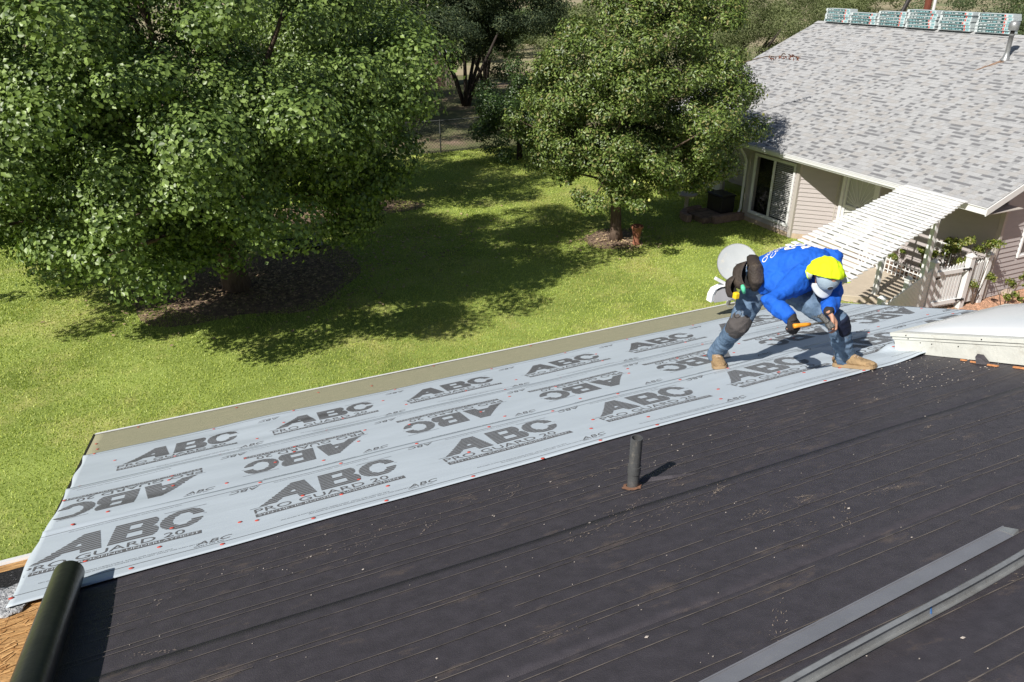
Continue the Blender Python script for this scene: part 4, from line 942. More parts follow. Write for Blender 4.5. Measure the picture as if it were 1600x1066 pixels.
for k in range(16):
    c = g.choice(cl); v = (Vector((-.45,-.85,.1))+Vector((g.gauss(0,.5), g.gauss(0,.5), g.gauss(0,.4)))).normalized()
    o = link('pear', fme, t3); o.location = Vector(c[:3])+v*(c[3]*.98)
# small dark citrus tree behind the pear
t4 = empty('citrus_tree', (11.3, 26.0, 0), 'small dark green rounded tree behind the pear tree', 'tree')
cl = crown((12.7, 26.5, 1.7), (1.9, 1.7, 1.75), 60, .48, 33)
foliage('crown', t4, [LV['citrus'], LV['mulberry2']], cl, 24000, .095, 4, mi=.05)
trunk(t4, M['barkdark'], None, [([(12.6,26.4,-.05),(12.6,26.4,.9),(12.7,26.5,1.8)], [.12,.09,.05])])
# dark many-stemmed mesquites beyond the fence
def mesquite(name, x, y, h, rx, seed, label, lv='mesq', n=16000, sz=.10, stems=5, zc=.62):
    t = empty(name, (x, y, 0), label, 'tree'); g = random.Random(seed)
    cl = crown((x, y, h*zc), (rx, rx, h*(1-zc)), 70, rx*.20, seed, jit=.2)
    foliage('crown', t, [LV[lv], LV['olive']], cl, n, sz, seed, aspect=.35, up=.4, mi=.12)
    fk = []
    for k in range(stems):
        a = k*6.28/stems+g.uniform(-.3, .3); q = g.uniform(.3, .8)*rx*.6
        fk.append(([(x+.1*math.cos(a), y+.1*math.sin(a), -.05), (x+.35*q*math.cos(a), y+.35*q*math.sin(a), h*.18), (x+.8*q*math.cos(a), y+.8*q*math.sin(a), h*.38), (x+1.3*q*math.cos(a), y+1.3*q*math.sin(a), h*.62)], [.12, .10, .075, .03]))
    trunk(t, M['barkdark'], None, fk); return t
mesquite('mesquite_tree', 15.6, 39.3, 7.4, 4.9, 41, 'dark many stemmed mesquite beyond the chain-link fence, between the two big crowns', 'mesqdark', n=80000, sz=.16, stems=6, zc=.62)
mesquite('mesquite_tree', 7.4, 33.5, 7.6, 4.6, 52, 'added dark tree just beyond the fence, casting shade from behind the yellower crown', 'mesqdark', n=46000, sz=.16, zc=.5)  # added mostly out of sight, for its shadow on the ground by the fence
mesquite('mesquite_tree', 10.0, 40.0, 7.4, 4.2, 53, 'added dark tree hidden behind the left group to shade the dirt yard', 'mesqdark', n=30000, sz=.16, zc=.5)  # another added tree, there to darken the yard with its shadow
mesquite('mesquite_tree', 19.6, 46.0, 4.9, 2.7, 42, 'grey green mesquite right of the dark one, left of the pear crown', n=15000, sz=.15)
mesquite('mesquite_tree', 11.0, 44.0, 7.5, 4.2, 43, 'mesquite half hidden behind the big left crown', n=18000, sz=.14)
mesquite('mesquite_tree', -6.5, 45.0, 6.5, 4.8, 44, 'pale olive mesquite at the top left corner of the view', 'olive', n=24000, sz=.15, zc=.55)
mesquite('mesquite_tree', -12.5, 56.0, 6.5, 5.0, 49, 'far pale mesquite at the left edge behind the corner one', 'olive', n=14000, sz=.18, zc=.55)
mesquite('mesquite_tree', 37.0, 42.5, 6.3, 5.6, 45, 'wide olive green mesquite just left of the shingle stacks, behind the roof rake', 'olive', n=52000, sz=.14, zc=.5)
mesquite('mesquite_tree', 50.0, 47.0, 6.2, 5.0, 46, 'olive mesquite behind the left end of the shingle stacks', 'olive', n=20000, sz=.2, zc=.5)
mesquite('mesquite_tree', 42.0, 32.0, 6.6, 4.2, 47, 'green mesquite behind the middle of the ridge, left of the red brown pole', 'mesq', n=16000, sz=.16, zc=.5)
mesquite('mesquite_tree', 44.0, 26.5, 6.7, 4.6, 48, 'dark green mesquite behind the right end of the ridge', 'mesq', n=26000, sz=.16, zc=.5)
mesquite('mesquite_tree', 52.0, 34.0, 6.9, 4.6, 50, 'green mesquite behind the ridge, right of the red brown pole', 'mesq', n=18000, sz=.18, zc=.5)
# scrub farther out: three bushes, copied
def scrub(seed, r, lab):
    t = empty('scrub_bush', (0, 0, 0), lab, 'bush', 'scrub bushes on the far field')
    cl = crown((0, 0, r*.45), (r, r*.9, r*.5), 26, r*.26, seed, low=-.3); foliage('crown', t, LV['olive' if seed % 2 else 'mesq'], cl, 4200, .26, seed, aspect=.5); return t
protos = [scrub(61, 3.4, ''), scrub(62, 4.4, ''), scrub(63, 5.2, '')]
g = random.Random(77); spots = []
for k in range(24):
    for _ in range(40):
        az = R_(g.choice((g.uniform(21, 31), g.uniform(37, 52), g.uniform(-13, 0)))); dd = 58+g.random()**1.6*150; x, y = dd*math.sin(az), dd*math.cos(az)
        if all((x-a)**2+(y-b)**2 > (5.5+dd*.02)**2 for a, b in spots): spots.append((x, y)); break
for x, y in ((29,62),(33,66),(37,70),(34,74),(27,69),(41,76),(31,80),(38,84)): spots.append((x, y))
for k, (x, y) in enumerate(spots):
    p = protos[k % 3]; o = p if k < 3 else copy_tree(p)
    o.location = (x, y, 0); o.rotation_euler[2] = g.uniform(0, 6.28); s = g.uniform(.7, 1.15); o.scale = (s, s, s*g.uniform(.8, 1.1))
    o['label'] = 'low grey green scrub bush out on the far dry field'
# roses and weeds
def bush(name, x, y, z, r, h, seed, label, lv='rose', n=900, sz=.06, stems=5, cat='rose bush'):
    t = empty(name, (x, y, z), label, cat); g = random.Random(seed)
    cl = [(x+g.uniform(-1, 1)*r, y+g.uniform(-1, 1)*r, z+h*g.uniform(.35, 1.0), r*g.uniform(.3, .5)) for _ in range(9)]
    foliage('leaves', t, [LV[lv], LV['pear2']], cl, n, sz, seed, shell=.1, mi=.15, aspect=.65)
    d = MB()
    for c in cl[:stems+2]: d.tube([(x, y, z-.02), (x+(c[0]-x)*.4, y+(c[1]-y)*.4, z+(c[2]-z)*.5), c[:3]], [.012, .009, .004], 5)
    d.build('stems', M['bark'], t); return t
bush('rose_bush', 15.45, 11.75, .09, .22, .9, 71, 'small rose bush by the lattice under the pergola edge')
bush('rose_bush', 15.35, 10.85, .09, .26, .8, 72, 'yellowish rose bush in front of the white trellis', n=1200)
bush('rose_bush', 15.40, 10.35, .09, .38, 1.35, 73, 'tall full rose bush behind the gate, against the house corner', n=2400)
bush('rose_bush', 15.35, 9.60, .0, .42, 1.45, 74, 'arching rose bush leaning over the gate post', n=1500)
bush('rose_bush', 15.55, 9.05, .0, .26, 1.0, 75, 'sparse rose bush in the gravel right of the gate', n=700)
# gate and picket fence
def capped_post(d, x, y, h, a=.062):
    d.box((x-a, y-a, 0), (x+a, y+a, h-.05)); d.box((x-a-.012, y-a-.012, h-.05), (x+a+.012, y+a+.012, h-.02)); d.hexa([(x-a,y-a,h-.02),(x+a,y-a,h-.02),(x+a,y+a,h-.02),(x-a,y+a,h-.02),(x-.02,y-.02,h+.03),(x+.02,y-.02,h+.03),(x+.02,y+.02,h+.03),(x-.02,y+.02,h+.03)])
def picket(parent, p, t, z0, z1, wd=.07, th=.016):
    t = Vector(t); n = Vector((-t.y, t.x, 0)); p = Vector(p); d = MB()
    a, b = p-t*wd/2, p+t*wd/2; q = n*th
    d.add([(*a.xy, z0), (*b.xy, z0), (*b.xy, z1-.05), (*p.xy, z1), (*a.xy, z1-.05)]+[(*(v+q).xy, z) for v, z in ((a, z0), (b, z0), (b, z1-.05), (p, z1), (a, z1-.05))],
          [(0,1,2,3,4), (9,8,7,6,5), (0,5,6,1), (1,6,7,2), (2,7,8,3), (3,8,9,4), (4,9,5,0)])
    return d.build('picket', M['white_vinyl'], parent)
PA, PB, PC = Vector((13.95, 9.70, 0)), Vector((14.90, 9.63, 0)), Vector((15.68, 9.66, 0))
gt = empty('gate', (14.4, 9.66, 0), 'white picket gate with black iron hinges between two capped posts', 'gate')
t = (PB-PA).normalized()
for k in range(9): picket(gt, PA+t*(.14+.085*k), t, .10, 1.00+.06*abs(k-4)/4, .06)
for z in (.20, .88):
    d = MB(); d.bar(PA+t*.09+Vector((0,-.02,z)), PB-t*.09+Vector((0,-.02,z)), .03, .085); d.build('rail', M['white_vinyl'], gt)
for z in (.22, .90):
    d = MB(); d.bar(PB-t*.16+Vector((0,-.045,z)), PB+t*.05+Vector((0,-.07,z)), .012, .035); d.tube([PB-t*.02+Vector((0,-.075,z-.04)), PB-t*.02+Vector((0,-.075,z+.04))], .012, 6); d.build('hinge', M['gate_iron'], gt)
d = MB(); d.bar(PA+t*.06+Vector((0,-.07,.80)), PA+t*.18+Vector((0,-.05,.80)), .014, .04); d.build('latch', M['gate_iron'], gt)
fe = empty('picket_fence', (12.4, 9.1, 0), 'white picket fence running from the gate towards the re-covered roof', 'fence')
d = MB(); capped_post(d, PA.x, PA.y, 1.18); d.build('post', M['white_vinyl'], fe)
t = Vector((-.933, -.36, 0)); 
for k in range(44):
    p = PA+t*(.11+.088*k); picket(fe, p, t, .06, 1.04, .062)
for z in (.22, .86):
    d = MB(); d.bar(PA+t*.07+Vector((-.01,.035,z)), PA+t*4.0+Vector((-.01,.035,z)), .035, .08); d.build('rail', M['white_vinyl'], fe)
for L_ in (1.25, 2.6, 4.0):
    p = PA+t*L_; d = MB(); capped_post(d, p.x-.02, p.y+.07, 1.14, .05); d.build('post', M['white_vinyl'], fe)
fe2 = empty('picket_fence', (15.3, 9.65, 0), 'short white picket panel between the gate post and the house corner', 'fence')
d = MB(); capped_post(d, PB.x+.05, PB.y, 1.18); d.build('post', M['white_vinyl'], fe2)
d = MB(); capped_post(d, PC.x-.1, PC.y, 1.12, .055); d.build('post', M['white_vinyl'], fe2)
t = (PC-PB).normalized()
for k in range(5): picket(fe2, PB+t*(.20+.09*k), t, .08, 1.0)
for z in (.2, .85):
    d = MB(); d.bar(PB+t*.12+Vector((0,.03,z)), PC-t*.14+Vector((0,.03,z)), .03, .075); d.build('rail', M['white_vinyl'], fe2)
def rock(name, p, r, seed, m, label, cat='rock'):
    bm = bmesh.new(); bmesh.ops.create_icosphere(bm, subdivisions=2, radius=1)
    for v in bm.verts: v.co *= 1+.28*mnoise.noise(v.co*1.6+Vector((seed, 0, 0))); v.co = Vector((v.co.x*r[0], v.co.y*r[1], v.co.z*r[2]))
    me = bpy.data.meshes.new(name); bm.to_mesh(me); bm.free(); me.materials.append(m)
    o = link(name, me); o.location = p; return tag(o, label, cat)
rock('rock', (16.5, 9.62, .06), (.17,.12,.09), 3, M['rock'], 'pale rock on the orange gravel below the gable window')
rock('rock', (15.9, 9.2, .03), (.07,.06,.05), 4, M['rock'], 'small pale stone on the gravel by the sparse rose')
# gravel stones
def pebbles():
    g = np.random.default_rng(5); n = 14000; x = g.uniform(13.3, 19, n); y = g.uniform(7.2, 9.9, n); s = g.uniform(.008, .022, n); a = g.uniform(0, 6.28, n)
    ok = (y > 9.9-(19-x)*.9); x, y, s, a = x[ok], y[ok], s[ok], a[ok]; n = len(x)
    V = np.zeros((n, 5, 3))
    for k in range(4): V[:, k] = np.stack([x+s*np.cos(a+k*1.57), y+s*np.sin(a+k*1.57), 0*x+.004], 1)
    V[:, 4] = np.stack([x, y, .004+s*.9], 1); b = np.arange(n)*5
    F = np.concatenate([np.stack([b+k, b+(k+1) % 4, b+4], 1) for k in range(4)])
    me = np_mesh('gravel_stones', V.reshape(-1, 3), F, mat('gravel_stone', (0.45,0.26,0.17), .9, .2, 20, island=.45)); return link('gravel_stones', me, kind='stuff')
pebbles()
# fallen leaves under the trees
def litter():
    g = np.random.default_rng(15); V = []; n = 0
    P = []
    for (cx, cy_, rx, ry, m) in ((1.8,17.4,2.6,2.0,2400),(5.5,18.5,3,2.4,600),(10.8,16.6,1.4,1.0,300),(4.5,22.5,3,2,600)):
        P.append(np.stack([g.normal(cx, rx*.5, m), g.normal(cy_, ry*.5, m)], 1))
    P = np.concatenate(P); n = len(P); s = g.uniform(.02, .055, n); a = g.uniform(0, 6.28, n); V = np.zeros((n, 4, 3))
    for k in range(4): V[:, k] = np.stack([P[:,0]+s*np.cos(a+k*1.57)*(1 if k % 2 else .6), P[:,1]+s*np.sin(a+k*1.57)*(1 if k % 2 else .6), .03+g.uniform(0, .03, n)], 1)
    return link('fallen_leaves', np_mesh('fallen_leaves', V.reshape(-1, 3), np.arange(4*n).reshape(n, 4), mat('dry_leaf', (0.34,0.25,0.15), .8, .2, 20, island=.5)), kind='stuff')
litter()
# terracotta urn, birdbath, stone-edged bed under the pear tree
d = MB(); d.lathe([(0,0),(.11,0),(.105,.04),(.085,.08),(.09,.20),(.125,.40),(.16,.46),(.17,.50),(.15,.52),(.11,.45),(0,.44)], (0,0,0), 20)
o = d.build('garden_pedestal', M['terracotta'], smooth=True); o.location = (11.05, 16.05, 0); tag(o, 'terracotta pedestal pot beside the pear tree trunk', 'flower pot')
bb = empty('birdbath', (14.0, 17.9, 0), 'low stone birdbath in the shade beyond the pear tree', 'birdbath')
d = MB(); d.lathe([(0,0),(.16,0),(.13,.05),(.06,.10),(.055,.42),(.09,.48)], (14.0,17.9,0), 16); d.build('pedestal', M['concrete'], bb, smooth=True)
d = MB(); d.lathe([(.08,.48),(.26,.53),(.30,.58),(.27,.58),(.1,.54),(0,.535)], (14.0,17.9,0), 20); d.build('basin', M['concrete'], bb, smooth=True)
bed = empty('stone_edged_bed', (14.4, 17.0, 0), 'raised bed edged with brown stone blocks beside the house', 'flower bed')
d = MB(); d.box((13.75,16.75,0),(14.95,17.65,.16)); d.build('soil', M['dirt'], bed)
g = random.Random(9)
for k in range(9):
    t_ = k/8; a = math.pi*(.5+t_); x = 14.25+.75*math.cos(a) if k < 5 else 13.9+.28*(k-4); y = 17.2+.55*math.sin(a) if k < 5 else 16.68
    d = MB(); d.box((-.15,-.085,0),(.15,.085,.22)); q = d.build('stone', M['stone'], None, bevel=.02); q.location = (x, y, 0); q.rotation_euler[2] = a+math.pi/2 if k < 5 else g.uniform(-.1,.1); par(q, bed)
ob = empty('storage_box', (14.7, 17.3, .16), 'dark box standing against the shaded porch wall', 'box')
d = MB(); d.box((14.5,16.95,.162),(14.98,17.6,.62)); d.build('bin', M['dark_metal'], ob, bevel=.02); d = MB(); d.box((14.48,16.93,.62),(15.0,17.62,.67)); d.build('lid', M['dark_metal'], ob, bevel=.02)
for k, (x0, y0, x1, y1, wds) in enumerate(((15.6,18.3,15.6,19.0,'left'),(15.6,19.1,15.6,19.9,'right'))):
    d = MB(); d.box((x0, y0, .35), (x0+.02, y1, 1.05)); o = d.build('white_panel', M['white_vinyl']); tag(o, 'white panel under the shaded porch, the %s of two' % ('nearer' if k == 0 else 'farther'), 'panel')
for k in range(2):
    d = MB(); y_ = (18.65, 19.5)[k]; d.box((15.57, y_-.02, 0), (15.598, y_+.02, .35)); tag(d.build('panel_foot', M['dark_metal']), 'dark foot under the %s white porch panel' % ('nearer', 'farther')[k], 'stand')
# satellite dish on the eave
sd_ = empty('satellite_dish', (6.35, 7.42, CAMZ-3.7), 'round pale grey satellite dish on the eave behind the worker', 'satellite dish')
c = at(1152, 411, 9.25); nrm = Vector((-.50, -.72, .45)).normalized(); Q = nrm.to_track_quat('Z', 'Y').to_matrix().to_4x4(); DM = Matrix.Translation(c) @ Q
d = MB(); d.lathe([(0,-.028),(.08,-.026),(.16,-.016),(.225,0),(.232,.002),(.232,-.006),(.16,-.024),(0,-.036)], (0,0,0), 40); d.build('reflector', M['dish'], sd_, M=DM, smooth=True)
d = MB(); d.lathe([(.229,.002),(.236,.003),(.237,-.008),(.229,-.008)], (0,0,0), 40); d.build('rim', M['grey_plastic'], sd_, M=DM)
d = MB(); d.bar(at(1118, 435, 9.1), at(1142, 448, 9.2), .045, .035); d.build('feed_arm', M['white'], sd_)
d = MB()
arc = [(1111,473),(1113,462),(1118,453),(1126,449),(1140,446)]
pts = [at(x, y, 9.12) for x, y in arc]; back = Vector((.32, .10, -.0))
for i in range(len(pts)-1):
    a, b = pts[i], pts[i+1]; tt = Vector((.055, .02, 0)); d.hexa([a, a+tt, b+tt, b, a+Vector((.0,.09,0)), a+tt+Vector((0,.09,0)), b+tt+Vector((0,.09,0)), b+Vector((0,.09,0))])
d.build('mount_cover', M['white'], sd_)
pp = [at(x, y, 9.14) for x, y in ((1116,473),(1118,463),(1122,456),(1130,452),(1150,450),(1152,468))]
d = MB(); d.add([tuple(p) for p in pp]+[tuple(p+Vector((.02,.07,0))) for p in pp], [tuple(range(6)), tuple(range(11,5,-1))]+[(k,(k+1)%6,6+(k+1)%6,6+k) for k in range(6)]); d.build('side_plate', M['grey_plastic'], sd_)
d = MB(); d.tube([c-nrm*.03, c-nrm*.12+Vector((0,0,-.05)), RP(6.5,7.62,.0)], .022, 8); d.build('mast', M['grey_plastic'], sd_)
# chain-link fence and a shed beyond
cf = empty('chain_link_fence', (10, 28.7, 0), 'chain-link fence with a top rail at the far end of the lawn', 'fence')
fx0, fx1, fy, fh = 2.0, 15.0, 28.75, 1.25
for x in (3.6, 6.95, 10.3, 13.65):
    d = MB(); d.tube([(x,fy,0),(x,fy,fh+.04)], .028, 8); d.build('post', M['wire'], cf)
d = MB(); d.tube([(fx0,fy,fh),(fx1,fy,fh)], .02, 8); d.build('top_rail', M['wire'], cf)
d = MB(); s = .13; k = fx0
while k < fx1:
    for sg in (1, -1):
        x0 = k if sg > 0 else k+fh; d.bar((x0, fy-.002*sg, .02), (x0+sg*fh, fy-.002*sg, fh), .006, .006)
    k += s
d.build('mesh_wire', M['wire'], cf, kind='stuff')
shd = empty('shed', (17.6, 47.5, 0), 'small tan shed glimpsed left of the dark mesquite trunks', 'shed')
d = MB(); d.box((15.9,46.9,0),(17.9,48.6,1.9)); d.build('wall', M['shed'], shd); d = MB(); d.box((15.8,46.8,1.9),(18.0,48.7,2.0)); d.build('roof', M['white_vinyl'], shd); d = MB(); d.box((16.5,46.88,.0),(17.2,46.9,1.6)); d.build('door', M['stone'], shd)
pt = empty('framed_mat', (3.0, 19.3, 0), 'low dark mat inside a thin pale metal frame under the big tree', 'frame')
d = MB(); d.box((2.5,19.2,.01),(3.5,20.1,.10)); d.build('mat', M['hole'], pt); 
for a, b in (((2.45,19.15),(3.55,19.15)),((3.55,19.15),(3.55,20.15)),((2.45,19.15),(2.45,20.15))):
    d = MB(); d.bar((*a,.12), (*b,.12), .03, .03); d.build('frame_bar', M['galv'], pt)
# red-leaved twig in front of the shingles
tw = empty('twig', (14.9, 15.9, 2.6), 'dry reddish twig sticking out over the shingle roof at the pear crown', 'twig'); tp = at(1228, 88, 20.3)
foliage('leaves', tw, LV['red'], [(tp.x+q*.35*RT.x, tp.y+q*.35*RT.y, tp.z-.05*abs(q), .13) for q in (-1.0,-.3,.4,.9)], 46, .11, 3, aspect=.4, shell=.1)
d = MB(); d.tube([tp-RT*1.9-Vector((0,0,.35)), tp-RT*.5, tp+RT*.4], [.02,.012,.004], 5); d.build('stem', M['bark'], tw)

# ------------------------------------------------------------------ the roofer
per = empty('person', RP(4.33, 4.3, .01), 'roofer in bright blue shirt bending over with a hammer, neon yellow cloth behind his cap', 'person')
class Loft(MB):
    def ell(s, pts, side, rad, n=18, cap=True):
        """elliptical rings; side: axis of the first radius (one vector or one per ring)"""
        pts = [Vector(p) for p in pts]; b = len(s.v)
        for i, p in enumerate(pts):
            d = (pts[min(i+1, len(pts)-1)]-pts[max(i-1, 0)]).normalized(); sd = Vector(side[i] if isinstance(side, list) else side)
            sd = (sd-d*sd.dot(d)).normalized(); nn = d.cross(sd); ra, rb = rad[i] if isinstance(rad[i], tuple) else (rad[i], rad[i])
            for k in range(n): a = 2*math.pi*k/n; s.v.append(tuple(p+sd*math.cos(a)*ra+nn*math.sin(a)*rb))
        for i in range(len(pts)-1):
            for k in range(n): s.f.append((b+i*n+k, b+i*n+(k+1) % n, b+(i+1)*n+(k+1) % n, b+(i+1)*n+k)); s.m.append(0)
        if cap:
            for base_, ce, fl in ((b, pts[0], True), (b+(len(pts)-1)*n, pts[-1], False)):
                s.v.append(tuple(ce)); c = len(s.v)-1
                for k in range(n): q = (base_+k, base_+(k+1) % n, c); s.f.append(q[::-1] if fl else q); s.m.append(0)
        return s
    def ball(s, c, r, Q=None, n=14):
        c = Vector(c); b = len(s.v); Q = Q or Matrix.Identity(3)
        for i in range(1, n):
            t = math.pi*i/n
            for k in range(n): a = 2*math.pi*k/n; s.v.append(tuple(c+Q @ Vector((r[0]*math.sin(t)*math.cos(a), r[1]*math.sin(t)*math.sin(a), r[2]*math.cos(t)))))
        s.v.append(tuple(c+Q @ Vector((0,0,r[2])))); s.v.append(tuple(c-Q @ Vector((0,0,r[2])))); tp, bt_ = len(s.v)-2, len(s.v)-1
        for i in range(n-2):
            for k in range(n): s.f.append((b+i*n+k, b+(i+1)*n+k, b+(i+1)*n+(k+1) % n, b+i*n+(k+1) % n)); s.m.append(0)
        for k in range(n): s.f.append((tp, b+k, b+(k+1) % n)); s.f.append((bt_, b+(n-2)*n+(k+1) % n, b+(n-2)*n+k)); s.m += [0, 0]
        return s
def fuse(mb, name, m, parent, voxel, smooth=6, folds=None, label=None):
    o = link(name, mb.mesh(name, m)); md = o.modifiers.new('r', 'REMESH'); md.mode = 'VOXEL'; md.voxel_size = voxel; md.use_smooth_shade = True
    if smooth: sm = o.modifiers.new('s', 'SMOOTH'); sm.iterations = smooth; sm.factor = .5
    bake(o); me = o.data
    if folds:
        n = len(me.vertices); co = np.zeros(n*3); me.vertices.foreach_get('co', co); co = co.reshape(-1, 3); no = np.zeros(n*3); me.vertices.foreach_get('normal', no); no = no.reshape(-1, 3)
        dsp = np.array([folds(Vector(c)) for c in co]); co += no*dsp[:, None]; me.vertices.foreach_set('co', co.ravel())
    me.materials.clear(); me.materials.append(m); me.polygons.foreach_set('use_smooth', np.ones(len(me.polygons), bool)); me.update()
    par(o, per if parent is None else parent)
    if label: o['label'] = label
    return o
A = at
anR, anL = RP(4.12, 4.87, .11), RP(4.565, 3.885, .11)
knR, knL = A(1154, 507, 6.22), A(1309, 503, 5.76)
hpR, hpL = A(1184, 444, 6.15), A(1220, 440, 6.02)
shR, shL = A(1249, 437, 5.74), A(1299, 399, 6.04)
elR, elL = A(1203, 471, 5.62), A(1301, 456, 5.84)
wrR, wrL = A(1238, 498, 5.46), A(1295, 488, 5.54)
W_ = (shL-shR).normalized(); HW = (hpL-hpR).normalized()
spine = [A(1172, 446, 6.22), A(1182, 436, 6.17), A(1198, 429, 6.13), A(1224, 422, 6.06), A(1250, 419, 5.97), A(1271, 419, 5.90), A(1281, 421, 5.82)]
sides = [W_]*7; trad = [(.13, .10), (.175, .145), (.178, .150), (.196, .162), (.222, .168), (.205, .140), (.09, .08)]
headc = A(1292, 432, 5.60)
hz = Vector((FW.x, FW.y, 0)).normalized()
fF = (Vector((0,0,-.90))-RT*.10-hz*.34).normalized(); uU = (-hz*.92+RT*.12+Vector((0,0,.34))); uU = (uU-fF*uU.dot(fF)).normalized(); lX = fF.cross(uU).normalized()
HQ = Matrix((lX, fF, uU)).transposed()
def H(x, y, z): return headc+HQ @ Vector((x, y, z))
# hands
def hand(mb, wr, d, nrm, curls, thumb, scale=1.0, rs=1.0, thumb_side=1, spread=.0):
    d = d.normalized(); nrm = (nrm-d*nrm.dot(d)).normalized(); s_ = d.cross(nrm)*thumb_side
    mb.ell([wr-d*.03, wr, wr+d*.03, wr+d*.065, wr+d*.085], s_, [(.027*rs,.021*rs),(.027*rs,.018*rs),(.036*rs,.016*rs),(.041*rs,.0145*rs),(.036*rs,.012*rs)], 14)
    for k, (off, ln) in enumerate(((.031,.92),(.0105,1.0),(-.0105,.95),(-.031,.76))):
        p = wr+d*(.078-.004*abs(k-1))+s_*off; ang = 0; pts = [p-d*.02, p]; dd = (d+s_*spread*(1.5-k)).normalized()
        for j, L_ in enumerate((.044, .028, .023)):
            ang += curls[j]*(1+.08*k); v = (dd*math.cos(ang)+nrm*math.sin(ang)); p = p+v*L_*ln*scale; pts.append(p)
        r_ = .0092*rs*(1-.05*k); mb.ell(pts, s_, [r_*1.05, r_*1.08, r_, r_*.92, r_*.72], 10)
    p = wr+d*.022+s_*.03; v1 = (s_*.62+d*.62+nrm*.35).normalized(); v2 = (d*.75+nrm*thumb+s_*.1).normalized(); v3 = (d*.5+nrm*(thumb+.3)-s_*.25).normalized()
    mb.ell([p-v1*.022, p, p+v1*.036, p+v1*.036+v2*.03, p+v1*.036+v2*.03+v3*.024], nrm, [.013*rs,.0135*rs,.0115*rs,.0105*rs,.0078*rs], 10)
grip0, grip1 = A(1246, 509, 5.40), A(1290, 504, 5.45)
hax = (grip1-grip0).normalized()
dR = (-UPV*.80+RT*.25-FW*.05); dR = (dR-hax*dR.dot(hax)).normalized(); nR = hax.cross(dR); nR = nR if nR.dot(FW) > 0 else -nR
dL = (-UPV*.72+RT*.55+FW*.10).normalized(); nL = (-RT*.75-UPV*.35+FW*.3).normalized()
tsR = 1 if (dR.cross(nR)).dot(RT) > 0 else -1
body = Loft()
body.ell(spine[1:], W_, [(a*.82, b*.82) for a, b in trad[1:]], 20)
body.ell([spine[-2], A(1283, 423, 5.76), H(0,-.02,-.06), H(0,-.01,.0)], lX, [(.075,.07),(.062,.062),(.057,.060),(.05,.05)], 16)
body.ball(headc, (.074, .095, .112), HQ)
body.ball(H(0,.05,-.05), (.052,.052,.062), HQ)                                                        # jaw
body.ell([H(0,.082,.03), H(0,.106,.0), H(0,.112,-.018), H(0,.092,-.028)], lX, [(.006,.006),(.010,.010),(.014,.012),(.010,.008)], 8)   # nose
for q in (-1, 1): body.ball(H(q*.079,-.005,-.005), (.009,.020,.032), HQ, 8); body.ball(H(q*.031,.083,.012), (.013,.012,.009), HQ, 8)
body.ball(H(0,.092,-.058), (.024,.012,.008), HQ, 8); body.ball(H(0,.084,.036), (.050,.014,.010), HQ, 8)
for a, b, c, r_ in ((shR, elR, wrR, (.052,.043,.045,.038,.027)), (shL, elL, wrL, (.052,.043,.045,.038,.027))):
    body.ell([a, a.lerp(b, .5), b, b.lerp(c, .35), c], W_, list(r_), 14)
for a, b, c in ((hpR, knR, anR), (hpL, knL, anL)):
    body.ell([a, a.lerp(b, .45), b, b.lerp(c, .35)+(b-c).normalized()*.0, b.lerp(c, .8), c], HW, [.09, .078, .056, .058, .04, .038], 14)
hand(body, wrL+dL*.012, dL, nL, (.55, .75, .45), .35, 1.1, 1.1, -1, .06)
hand(body, wrR+dR*.0, dR, nR, (.95, 1.25, .8), .9, 1.05, .98, tsR)
fuse(body, 'body', M['skin'], None, .0062, 3)
def fold(freq, amp, ax, stretch=3.0):
    ax = Vector(ax).normalized()
    def f(p):
        q = p-ax*p.dot(ax)*(1-1/stretch); v = mnoise.noise(q*freq); w_ = mnoise.noise(q*freq*2.3+Vector((5,3,1)))
        return amp*((1-abs(v)*2.2)*.8+w_*.5)
    return f
shirt = Loft(); shirt.ell(spine[1:], W_, trad[1:], 24)
shirt.ell([A(1207, 441, 6.02), A(1222, 442, 5.96), A(1248, 440, 5.88), A(1268, 436, 5.84)], W_, [(.12,.09),(.15,.11),(.15,.11),(.10,.09)], 20)
shirt.ell([shR-W_*(-.06)+UPV*.02, shR, shR.lerp(elR, .5), elR, elR.lerp(wrR, .35), elR.lerp(wrR, .8), wrR-(wrR-elR).normalized()*.015], W_, [.085, .082, .068, .064, .058, .048, .043], 18)
shirt.ell([shL-W_*.06, shL, shL.lerp(elL, .5), elL, elL.lerp(wrL, .35), elL.lerp(wrL, .8), wrL-(wrL-elL).normalized()*.015], RT, [.085, .080, .068, .064, .060, .050, .045], 18)
spax = (spine[5]-spine[1]).normalized()
f1 = fold(11, .013, W_+spax*.6, 3.2); f2_ = fold(26, .0050, W_-spax*.4, 2.6)
so_ = fuse(shirt, 'shirt', M['blue'], None, .0085, 5, lambda p: f1(p)+f2_(p), 'bright royal blue long sleeved shirt with a white print on the back')
jn = Loft()
jn.ell([spine[0]+HW*.02, spine[1], spine[2]], W_, [(.135,.10),(.162,.124),(.156,.118)], 20)
jn.ell([hpR-(knR-hpR).normalized()*.04, hpR, hpR.lerp(knR, .45), knR, knR.lerp(anR, .4), knR.lerp(anR, .85), anR+(anR-knR).normalized()*.05], HW, [.10, .112, .098, .078, .071, .064, .066], 20)
jn.ell([hpL-(knL-hpL).normalized()*.04, hpL, hpL.lerp(knL, .45), knL, knL.lerp(anL, .4), knL.lerp(anL, .85), anL+(anL-knL).normalized()*.05], HW, [.10, .112, .100, .080, .074, .069, .072], 20)
f3 = fold(15, .010, W_, 2.6); f4 = fold(38, .0022, (0,0,1), 1)
fuse(jn, 'jeans', M['denim'], None, .009, 4, lambda p: f3(p)+f4(p), 'faded dusty blue work jeans')
kp = Loft(); a, b = knR-(knR-hpR).normalized()*.085, knR+(anR-knR).normalized()*.10
